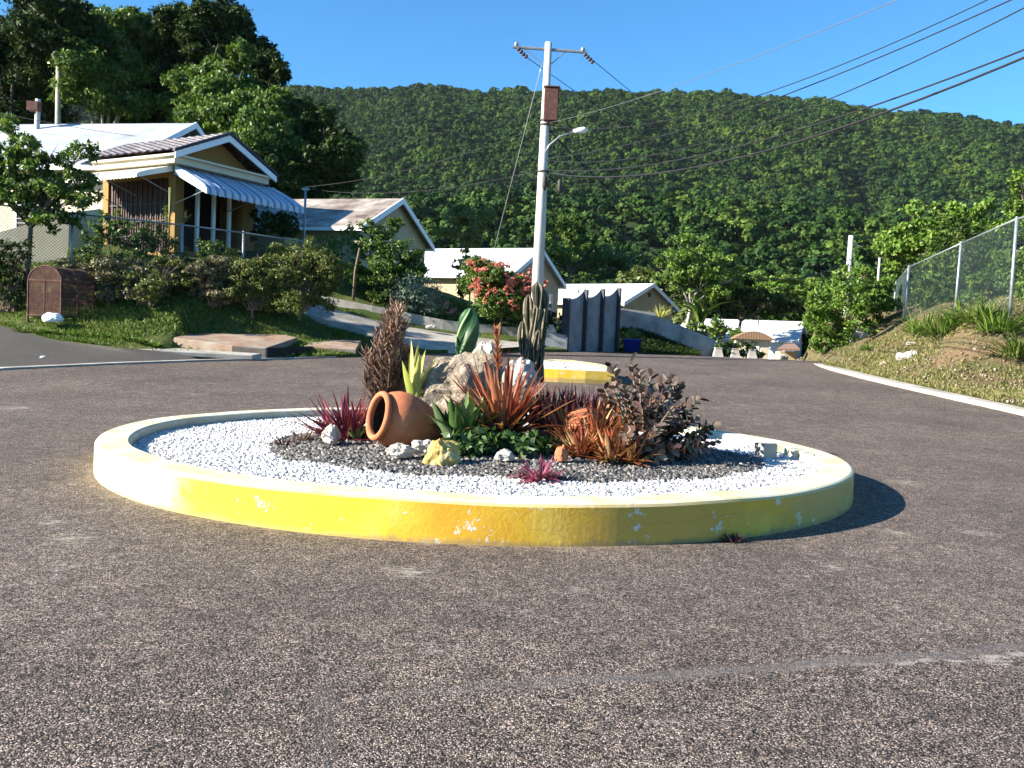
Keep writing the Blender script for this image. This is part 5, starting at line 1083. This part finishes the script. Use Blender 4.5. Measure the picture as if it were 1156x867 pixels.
# small posts
b = P(342, 309, 40); tp = P(343, 211, 40); t = thing('service_post', 'thin grey post with a short crosspiece at the end of the low fence', 'post', b); mb = MB(b); mb.tube([b-Vector((0, 0, .6)), Vector((b.x, b.y, tp.z))], .055, 8); mb.build('post_shaft', 'galv', t, True); mb = MB(b); mb.box((b.x-.16, b.y-.05, tp.z-.15), (b.x+.16, b.y+.05, tp.z-.05)); mb.build('crosspiece', 'galv', t)
mb = MB(b); q = P(328, 272, 38.5); mb.box((q.x-.25, q.y-.02, q.z-.12), (q.x+.32, q.y+.02, q.z+.12)); o = mb.build('warning_board', 'yellow_board' if 'yellow_board' in M else 'yellow_strap'); o.location = b; meta(o, 'small plain yellow board tied to the end of the low fence', 'board')
b = P(955, 330, 62); tp = P(961, 266, 62); t = thing('far_pole', 'pale leaning concrete pole standing beyond the big roadside bush', 'pole', b); mb = MB(b); mb.tube([b-Vector((0, 0, 5)), tp], [.22, .17], 10); mb.build('pole_shaft', 'pole', t, True); mb = MB(b); mb.tube([P(957, 272, 62), P(973, 279, 62)], .05, 6); mb.build('arm', 'galv', t)
b = P(992, 290, 90); t = thing('far_pole', 'distant short pale pole just right of the leaning one', 'pole', b); mb = MB(b); mb.tube([b-Vector((0, 0, 8)), P(994, 279, 90)], [.13, .11], 8); mb.build('pole_shaft', 'pole', t, True)
b = P(39, 205, 45); t = thing('roof_post', 'pale post with a small rusty box above the white roof at the far left', 'post', b); mb = MB(b); mb.tube([b-Vector((0, 0, 1.5)), P(43, 112, 45)], .13, 8); mb.build('post_shaft', 'pole', t, True); mb = MB(b); q = P(39, 120, 44.8); mb.box((q.x-.3, q.y-.2, q.z-.22), (q.x+.25, q.y+.2, q.z+.22)); mb.build('box', 'rust', t)
b = P(399, 331, 36.3); t = thing('stake', 'bent wooden stake in the grass between the hedge and the driveway', 'stake', b); mb = MB(b); mb.tube([b-Vector((0, 0, .3)), P(401, 305, 36.3), P(406, 280, 36.3)], [.06, .05, .04], 7); mb.build('stick', 'twig', t, True)
# ------------------------------------------------------------------ trees and shrubs
# tall dark trees behind the main house
TT = [
 ('towering dark tree at the far left edge of the frame', (15, 290), [(-10, 60, 64, 60), (25, 40, 62, 42), (10, 120, 62, 50), (40, 95, 64, 35), (-60, 80, 64, 70)], 'leaf_dark', 'bark', 58),
 ('slender tall tree with a bare pale trunk above the white roof', (66, 290), [(60, 18, 58, 34), (85, 32, 58, 30), (60, 45, 60, 26), (40, 25, 60, 26)], 'leaf_dark', 'pale_bark', 58),
 ('leafy tree with sunlit branches right of the pale trunk', (115, 290), [(115, 45, 62, 40), (140, 85, 60, 42), (100, 95, 60, 36), (90, 62, 62, 26), (150, 35, 62, 24)], 'leaf_mid', 'pale_bark', 60),
 ('dense dark tree rising behind the middle of the white roof', (165, 290), [(165, 50, 65, 34), (185, 88, 64, 36), (160, 118, 63, 38), (140, 130, 63, 36), (205, 120, 63, 26)], 'leaf_dark', 'bark', 63),
 ('tree with a flat crown of drooping tips against the sky', (230, 290), [(205, 32, 62, 26), (232, 28, 61, 30), (256, 24, 61, 24), (245, 52, 60, 26), (215, 60, 63, 22), (268, 36, 61, 14)], 'leaf_dark', 'pale_bark', 60),
 ('mid green tree whose crown rises behind the tiled porch', (245, 290), [(232, 95, 58, 34), (262, 92, 57, 36), (250, 130, 56, 36), (278, 125, 57, 30), (220, 130, 60, 30)], 'leaf_mid', 'pale_bark', 57),
 ('tree with a small tuft leaning out over the slope', (295, 290), [(290, 55, 63, 14), (283, 70, 62, 20), (300, 82, 61, 24), (313, 78, 60, 14), (300, 110, 59, 26)], 'leaf_dark', 'bark', 60),
 ('light leafed tree standing right of the porch gable', (300, 295), [(288, 130, 55, 28), (310, 125, 55, 22), (295, 165, 54, 34), (320, 160, 54, 22), (275, 160, 54, 24)], 'leaf_mid', 'bark', 54),
 ('broad dark drooping tree at the right end of the tall trees', (360, 290), [(345, 145, 56, 30), (370, 165, 55, 30), (385, 160, 55, 18), (350, 195, 54, 38), (385, 200, 55, 20), (325, 205, 53, 30), (392, 185, 56, 12), (335, 170, 55, 26)], 'leaf_dark', 'bark', 55)]
for lab, bp, bl, lm, tm, d in TT:
    blobs = [pblob(x, y, dd_*1.35, r*1.1, r*.95) for x, y, dd_, r in bl]; base = P(bp[0], bp[1], d*1.35); area = sum(b[3]**2 for b in bl)
    plant('tall_tree', lab, 'tree', base, blobs, int(min(90000, 11*area)), .36, lm, tm, .30, group='tall trees behind the ochre house', clump=.30, shell=.42, aspect=.45, fork_at=.82 if 'bare pale' in lab else .5)
def bush(name, label, base, bl, n, size, lm, tm='bark', r0=.05, group=None, cat='bush', **kw):
    blobs = [pblob(*b) for b in bl]; return plant(name, label, cat, P(*base), blobs, n, size, lm, tm, r0, group=group, crown='foliage', **kw)
bush('shade_tree', 'leafy tree with spreading branches at the far left before the garden wall', (30, 318, 30), [(20, 165, 30, 20, 14), (50, 175, 30, 30, 22), (90, 170, 29.7, 24, 10), (60, 205, 30, 36, 22), (20, 215, 30, 34, 24), (80, 225, 29.7, 26, 16), (45, 240, 30, 38, 20), (5, 180, 30, 26, 20), (-15, 200, 30, 30, 40), (95, 200, 29.6, 20, 9), (12, 140, 30.3, 16, 9)], 9500, .17, 'leaf_mid', 'bark', .1, cat='tree', shell=.3)
bush('garden_shrub', 'climbing green shrub behind the fence left of the porch window', (125, 308, 33), [(118, 262, 33, 20, 26), (140, 270, 33, 22, 22), (165, 272, 33.2, 20, 20), (100, 285, 32.5, 22, 20)], 3500, .14, 'leaf_mid')
bush('garden_shrub', 'yellow green shrub against the ochre corner pillar', (186, 306, 33.8), [(186, 262, 33.8, 9, 28), (200, 280, 33.8, 12, 14)], 900, .12, 'leaf_yellow', r0=.03)
bush('garden_shrub', 'small green shrub behind the fence below the blue awning', (240, 305, 34.5), [(238, 285, 34.5, 16, 18), (262, 292, 35, 18, 12)], 1200, .12, 'leaf_mid', r0=.03)
bush('garden_shrub', 'very dark shrub at the right end of the ochre house', (312, 298, 38.5), [(305, 250, 38.5, 20, 18), (320, 255, 38.5, 14, 16)], 2600, .15, 'leaf_dark')
t = strap_plant('aloe', 'tall pale dried flower stalk standing behind the fence', P(190, 300, 33.2), 12, (.3, .55), .06, (.8, 1.5), (0, .8), 'leaf_dry', 61, .1)
mb = MB(t.location); mb.tube([P(190, 300, 33.2), P(191, 250, 33.2), P(193, 212, 33.2)], [.03, .03, .09], 6); mb.build('flower_stalk', 'leaf_yellow', t, True)
strap_plant('dry_plant', 'dry pale tuft on a stick beside the fence post', P(207, 252, 31.4), 26, (.25, .55), .04, (.7, 1.5), (0, .6), 'leaf_dry', 62, .06)
# hedges
HG = [('dense dark hedge bush at the far left behind the mesh cage', (12, 352, 29.5), [(0, 300, 29.5, 30, 24), (15, 325, 29.3, 22, 20), (-40, 310, 29.5, 40, 34)], 2400, 'leaf_dark'),
 ('twiggy brown hedge bush right of the mesh cage', (140, 348, 30), [(125, 310, 30, 22, 20), (150, 302, 30.2, 26, 16), (160, 325, 29.8, 22, 14), (118, 335, 29.6, 12, 10)], 1900, 'leaf_dry'),
 ('small bare stemmed hedge bush with sparse yellowish leaves', (165, 345, 29.6), [(175, 318, 29.6, 24, 18), (190, 300, 30.4, 22, 14)], 1100, 'leaf_yellow'),
 ('twiggy hedge bush right of the fence post, second from the driveway', (240, 346, 30.5), [(232, 312, 30.5, 20, 20), (250, 300, 30.8, 24, 16), (245, 328, 30.3, 20, 12)], 2000, 'leaf_dry'),
 ('yellow green hedge bush between the twiggy ones', (285, 350, 30.6), [(275, 305, 30.8, 26, 20), (295, 320, 30.5, 22, 20), (270, 330, 30.4, 14, 12)], 2300, 'leaf_yellow'),
 ('low dry hedge bush just behind the mesh cage', (112, 345, 30.6), [(105, 312, 30.8, 22, 16), (90, 305, 31, 20, 12)], 1500, 'leaf_dry'),
 ('faded low hedge bush standing directly before the fence post', (212, 345, 30.9), [(210, 305, 31, 18, 16), (200, 320, 30.8, 16, 14)], 1500, 'leaf_dry'),
 ('rounded dark and yellow hedge bush at the end by the driveway', (338, 352, 30.8), [(330, 300, 31, 30, 22), (360, 300, 31.2, 24, 24), (340, 325, 30.8, 28, 22), (372, 310, 31.5, 14, 18)], 4200, 'leaf_yellow')]
for lab, base, bl, n, lm in HG:
    bush('hedge_bush', lab, base, [(q[0], q[1], q[2], q[3]*1.2, q[4]*1.12) for q in bl], int(n*5.5), .085, lm, 'twig', .04, group='hedge bushes along the fence', shell=.45)
    b = P(*base); tw = MB(b); rg = random.Random(n)
    for k in range(26):
        bb = rg.choice(bl); tip = P(bb[0]+rg.uniform(-1, 1)*bb[3], bb[1]+rg.uniform(-1.1, .6)*bb[4], bb[2]+rg.uniform(-.3, .3)); s0 = b+Vector((rg.uniform(-.3, .3), rg.uniform(-.2, .2), 0)); tw.tube([s0, s0.lerp(tip, .5)+Vector((rg.uniform(-.1, .1), 0, .05)), tip], [.025, .016, .005], 4)
    par = [o for o in COL.objects if o.get('label') == lab][0]; tw.build('twigs', 'twig', par)
bush('dark_bush', 'large dark glossy bush in front of the rust stained roof', (440, 338, 38), [(420, 285, 38, 32, 26), (450, 290, 38, 34, 34), (430, 262, 38.5, 24, 16), (470, 300, 38.3, 18, 30), (400, 305, 37.5, 18, 24), (440, 315, 37.6, 34, 18)], 15000, .13, 'leaf_mid', frag=3)
bush('garden_shrub', 'bright green top of a shrub left of the rust stained roof', (385, 320, 40), [(375, 275, 40, 18, 16), (368, 290, 39, 18, 16), (395, 262, 41, 10, 10)], 1800, .13, 'leaf_bright')
bush('silver_bush', 'round silvery grey green bush above the driveway wall', (470, 358, 37.8), [(468, 330, 37.8, 28, 20), (455, 340, 37.6, 18, 14), (485, 345, 37.8, 18, 12)], 6500, .12, 'leaf_silver', aspect=.3, frag=0, shell=.7)
bush('garden_shrub', 'sparse dark shrub with bare stems left of the silvery bush', (420, 345, 37.2), [(425, 318, 37.4, 16, 22), (430, 335, 37.3, 14, 12)], 1200, .10, 'leaf_mid', 'twig', .03)
bush('garden_shrub', 'pink flowering succulent at the top of the driveway wall', (505, 366, 37.9), [(503, 355, 37.9, 14, 12), (518, 360, 37.9, 10, 8)], 700, .10, 'leaf_mid', 'twig', .02)
b = P(505, 366, 37.9); o = [q for q in COL.objects if q.get('label') == 'pink flowering succulent at the top of the driveway wall'][0]
quads_mesh('flowers', crown_leaves([pblob(505, 349, 37.7, 11, 6)], 120, .09)-np.array(tuple(b)), 4, LEAFQ, 'flower_pink', o)
fb = bush('flowering_bush', 'rounded bush covered in coral pink flower heads before the utility pole', (565, 370, 37), [(545, 315, 36.8, 28, 24), (575, 320, 36.8, 30, 24), (598, 325, 36.8, 20, 18), (555, 345, 37, 34, 20), (590, 350, 37, 24, 20), (535, 300, 37.2, 18, 18), (565, 335, 36.9, 34, 26)], 30000, .115, 'leaf_mid', cat='bush', frag=2, shell=.35)
b = P(565, 370, 37); fl = []
rg = random.Random(77)
for k in range(64):
    cx, cy, rx, ry = rg.choice(((545, 312, 30, 22), (575, 315, 30, 20), (598, 320, 18, 16), (555, 320, 34, 24), (590, 330, 20, 22))); a = rg.uniform(0, 6.28); rr_ = math.sqrt(rg.random()); fl.append(pblob(cx+rx*rr_*math.cos(a), cy+ry*rr_*math.sin(a)*.9, 35.85+.5*rr_**2, rg.uniform(2.6, 5.0)))
quads_mesh('flowers', crown_leaves(fl, 64*75, .07, aspect=.8, shell=.8)-np.array(tuple(b)), 4, LEAFQ, 'flower', fb)
bush('dark_bush', 'dark shrub top rising left behind the coral flowers', (530, 360, 39), [(535, 300, 39, 22, 18), (525, 318, 39, 12, 16)], 2500, .13, 'leaf_dark')
bush('dark_bush', 'shadowed shrub beside the scalloped panels under the flowers', (622, 372, 37.9), [(612, 355, 38, 16, 18), (628, 362, 38, 12, 14), (570, 360, 38.2, 34, 14)], 2600, .13, 'leaf_dark')
strap_plant('yucca', 'pale spiky yucca in front of the olive house gable', P(745, 360, 46), 60, (.5, .95), .06, (.5, 1.5), (0, .5), 'yellow_strap', 71, .2)
strap_plant('potted_plant', 'bright green plant showing above the scalloped panels', P(657, 335, 42), 26, (.3, .7), .08, (.4, 1.5), (.2, 1.), 'leaf_bright', 72, .3)
# banana and trees right of the olive house
b = P(790, 385, 56); t = strap_plant('banana_plant', 'banana plant with broad leaves between the olive house and the lowest house', b+Vector((0, 0, 1.2)), 11, (1.7, 2.8), .6, (.9, 1.5), (1.0, 2.2), 'leaf_mid', 73, .3, nseg=9)
mb = MB(t.location); mb.tube([t.location-Vector((0, 0, 2.5)), t.location+Vector((.1, 0, .8))], [.2, .12], 8); mb.build('stem', 'leaf_pale', t, True)
bush('dark_bush', 'brown and green bush at the top of the lowest planters', (800, 392, 50), [(790, 375, 50, 20, 12), (812, 375, 50, 18, 12), (835, 380, 49, 18, 8)], 2400, .18, 'leaf_mid')
bush('crest_tree', 'bright leafed tree in front of the wood right of the olive house', (775, 390, 66), [(770, 290, 66, 26, 18), (800, 300, 66, 30, 20), (760, 310, 66, 20, 16), (790, 325, 66, 28, 18), (815, 318, 66, 20, 16), (780, 270, 67, 16, 10)], 16000, 0.20, 'leaf_bright', 'pale_bark', .15, cat='tree')
bush('crest_tree', 'dark tree behind the banana plant', (830, 390, 70), [(830, 318, 70, 28, 20), (855, 335, 70, 28, 16), (815, 340, 69, 24, 16), (880, 340, 72, 24, 14)], 14000, 0.20, 'leaf_dark', 'bark', .15, cat='tree')
bush('crest_tree', 'bright layered tree above the lowest white roof', (890, 380, 84), [(885, 318, 84, 22, 7), (865, 325, 84, 24, 7), (905, 322, 86, 20, 7), (880, 335, 84, 30, 8), (850, 312, 86, 16, 6)], 10000, 0.23, 'leaf_bright', 'bark', .15, cat='tree')
bush('crest_tree', 'pale yellow green tree behind the olive house roof', (690, 370, 92), [(680, 285, 92, 22, 16), (710, 290, 92, 26, 18), (665, 300, 92, 18, 14), (700, 305, 92, 30, 14), (735, 300, 94, 18, 16)], 14000, 0.26, 'leaf_pale', 'pale_bark', .18, cat='tree')
bush('crest_tree', 'round mid green tree above the clean white roof', (640, 350, 86), [(625, 255, 88, 18, 16), (650, 262, 88, 20, 18), (665, 278, 88, 18, 14), (640, 285, 86, 24, 14)], 11000, 0.26, 'leaf_mid', 'bark', .18, cat='tree')
bush('crest_tree', 'light green tree between the rust stained roof and the clean one', (525, 330, 80), [(515, 245, 80, 20, 14), (540, 250, 80, 20, 16), (520, 265, 80, 26, 12)], 9000, 0.24, 'leaf_pale', 'bark', .15, cat='tree')
# big roadside bush and right hand vegetation
bush('roadside_bush', 'big bright leafy bush overhanging the kerb at the crest', (952, 400, 40), [(945, 350, 40, 34, 26), (970, 335, 40.5, 30, 22), (930, 370, 40, 24, 22), (960, 375, 40, 30, 18), (985, 355, 41, 20, 22), (940, 325, 41, 20, 14), (915, 355, 40, 14, 12), (990, 325, 42, 18, 14), (955, 312, 41, 14, 9), (925, 338, 40.5, 14, 10), (1000, 340, 42, 16, 14), (975, 308, 42, 10, 8)], 17000, .14, 'leaf_bright', 'twig', .07, shell=.4)
bush('bank_tree', 'tree with big drooping pale leaves behind the fence end', (1010, 350, 50), [(1005, 275, 50, 26, 18), (1035, 255, 49, 30, 18), (1070, 245, 48, 30, 16), (1020, 290, 49, 34, 18), (1060, 270, 48, 36, 20), (1100, 240, 47, 30, 16), (1095, 262, 46, 34, 18)], 13000, .22, 'leaf_bright', 'bark', .14, cat='tree', shell=.35)
bush('bank_tree', 'bright sunlit tree at the right edge of the frame', (1165, 330, 40), [(1148, 205, 40, 14, 16), (1150, 235, 40, 16, 14), (1175, 215, 40, 22, 26), (1135, 255, 40, 14, 12), (1170, 250, 40, 24, 20)], 5000, .17, 'leaf_bright', 'bark', .1, cat='tree')
for k, (lab, px, py, d, s, lm) in enumerate((('dark thicket shrub behind the fence, rightmost in the frame', 1135, 325, 33, 34, 'leaf_mid'), ('dense green shrub behind the fence between the two nearest posts', 1100, 315, 36.5, 32, 'leaf_dark'), ('dense green shrub behind the middle fence post', 1062, 320, 40, 32, 'leaf_mid'), ('shrub in shade behind the far fence post', 1030, 335, 45, 28, 'leaf_dark'), ('tall shrub behind the fence beyond the frame edge', 1200, 305, 30, 44, 'leaf_mid'), ('dark shrub filling the gap below the drooping tree', 1080, 290, 44, 34, 'leaf_dark'))):
    bush('thicket_shrub', lab, (px, py+40, d), [(px, py, d, s, s*1.05), (px-s*.6, py+10, d, s*.7, s*.8), (px+s*.6, py-5, d, s*.8, s*.9), (px, py-s*.8, d+.6, s*.7, s*.5)], 5200, .16, lm, group='thicket behind the right fence')
for k, (px, py, d, lab) in enumerate(((1045, 362, 33, 'grassy lily clump nearest the far fence post'), (1065, 358, 31, 'lily clump with long arching leaves at the foot of the fence'), (1085, 352, 31, 'tallest bright lily clump under the middle fence post'), (1105, 362, 29.5, 'lily clump right of the tallest one'), (1128, 362, 28.5, 'lily clump left of the nearest fence post'), (1152, 364, 27.5, 'lily clump under the nearest fence post at the frame edge'))):
    q = P(px, py+6, d-.6); q.z = float(HR(q.x, q.y)); strap_plant('lily_clump', lab, q, 170, (.55, 1.15), .055, (.3, 1.5), (.3, 1.6), 'grass' if k % 2 else 'leaf_bright', 80+k, .6)
for lab, px, py, d in (('green weed clump on the bare soil of the right bank', 1130, 385, 28), ('weed clump low on the right bank near the kerb', 1145, 385, 27.2), ('fern like weed beside the small brown rock', 980, 398, 34)):
    q = P(px, py, d); q.z = float(HR(q.x, q.y)); strap_plant('weed', lab, q, 60, (.15, .4), .05, (.3, 1.4), (.2, 1.), 'leaf_bright', int(px), .3)
q = P(1062, 380, 30); q.z = float(HR(q.x, q.y)); strap_plant('dry_plant', 'brown dead clump below the lilies on the right bank', q, 80, (.2, .45), .035, (.3, 1.5), (.2, 1.), 'leaf_dry', 99, .35)
q = P(462, 345, 28); 
# small weeds on the left bank
rg = random.Random(4)
for k in range(14):
    px = rg.uniform(10, 190); py = 372+rg.uniform(-4, 12)+px*.07; q = P(px, py, 27.2-.006*px); q.z = float(HL(q.x, q.y))+.02
    strap_plant('weed', 'small leafy green weed at the edge of the side road', q, 26, (.1, .24), .07, (.3, 1.3), (.1, .8), 'leaf_bright' if k % 2 else 'grass', 120+k, .14)['group'] = 'weeds along the side road'
n = 1800; bx = RNG.random(n); f = np.array(RKw[:-1]); t_ = RNG.random(n)*(len(f)-1); i_ = t_.astype(int); q_ = f[i_]+(f[np.minimum(i_+1, len(f)-1)]-f[i_])*(t_-i_)[:, None]
xx = q_[:, 0]+.15+bx*5.5; yy_ = q_[:, 1]+bx*2.5; stones('stones', xx, yy_, HR(xx, yy_)+.03, .035, 'bank_stones', 'small brown stones and clods strewn over the right bank')
# bees-eye: haze over the whole place
mb = MB(); mb.box((-1900, -120, -6.5), (1900, 1950, 340)); hz = mb.build('haze', []) if False else None
me = bpy.data.meshes.new('haze'); me.from_pydata(mb.v, [], mb.f); me.update(); hz = bpy.data.objects.new('haze', me); COL.objects.link(hz); hz['kind'] = 'stuff'
hm = bpy.data.materials.new('haze'); hm.use_nodes = True; hn = hm.node_tree; hn.nodes.clear(); ou = hn.nodes.new('ShaderNodeOutputMaterial'); pv = hn.nodes.new('ShaderNodeVolumePrincipled'); pv.inputs['Density'].default_value = .000025; pv.inputs['Color'].default_value = (.75, .85, 1, 1); hn.links.new(pv.outputs[0], ou.inputs['Volume']); me.materials.append(hm)
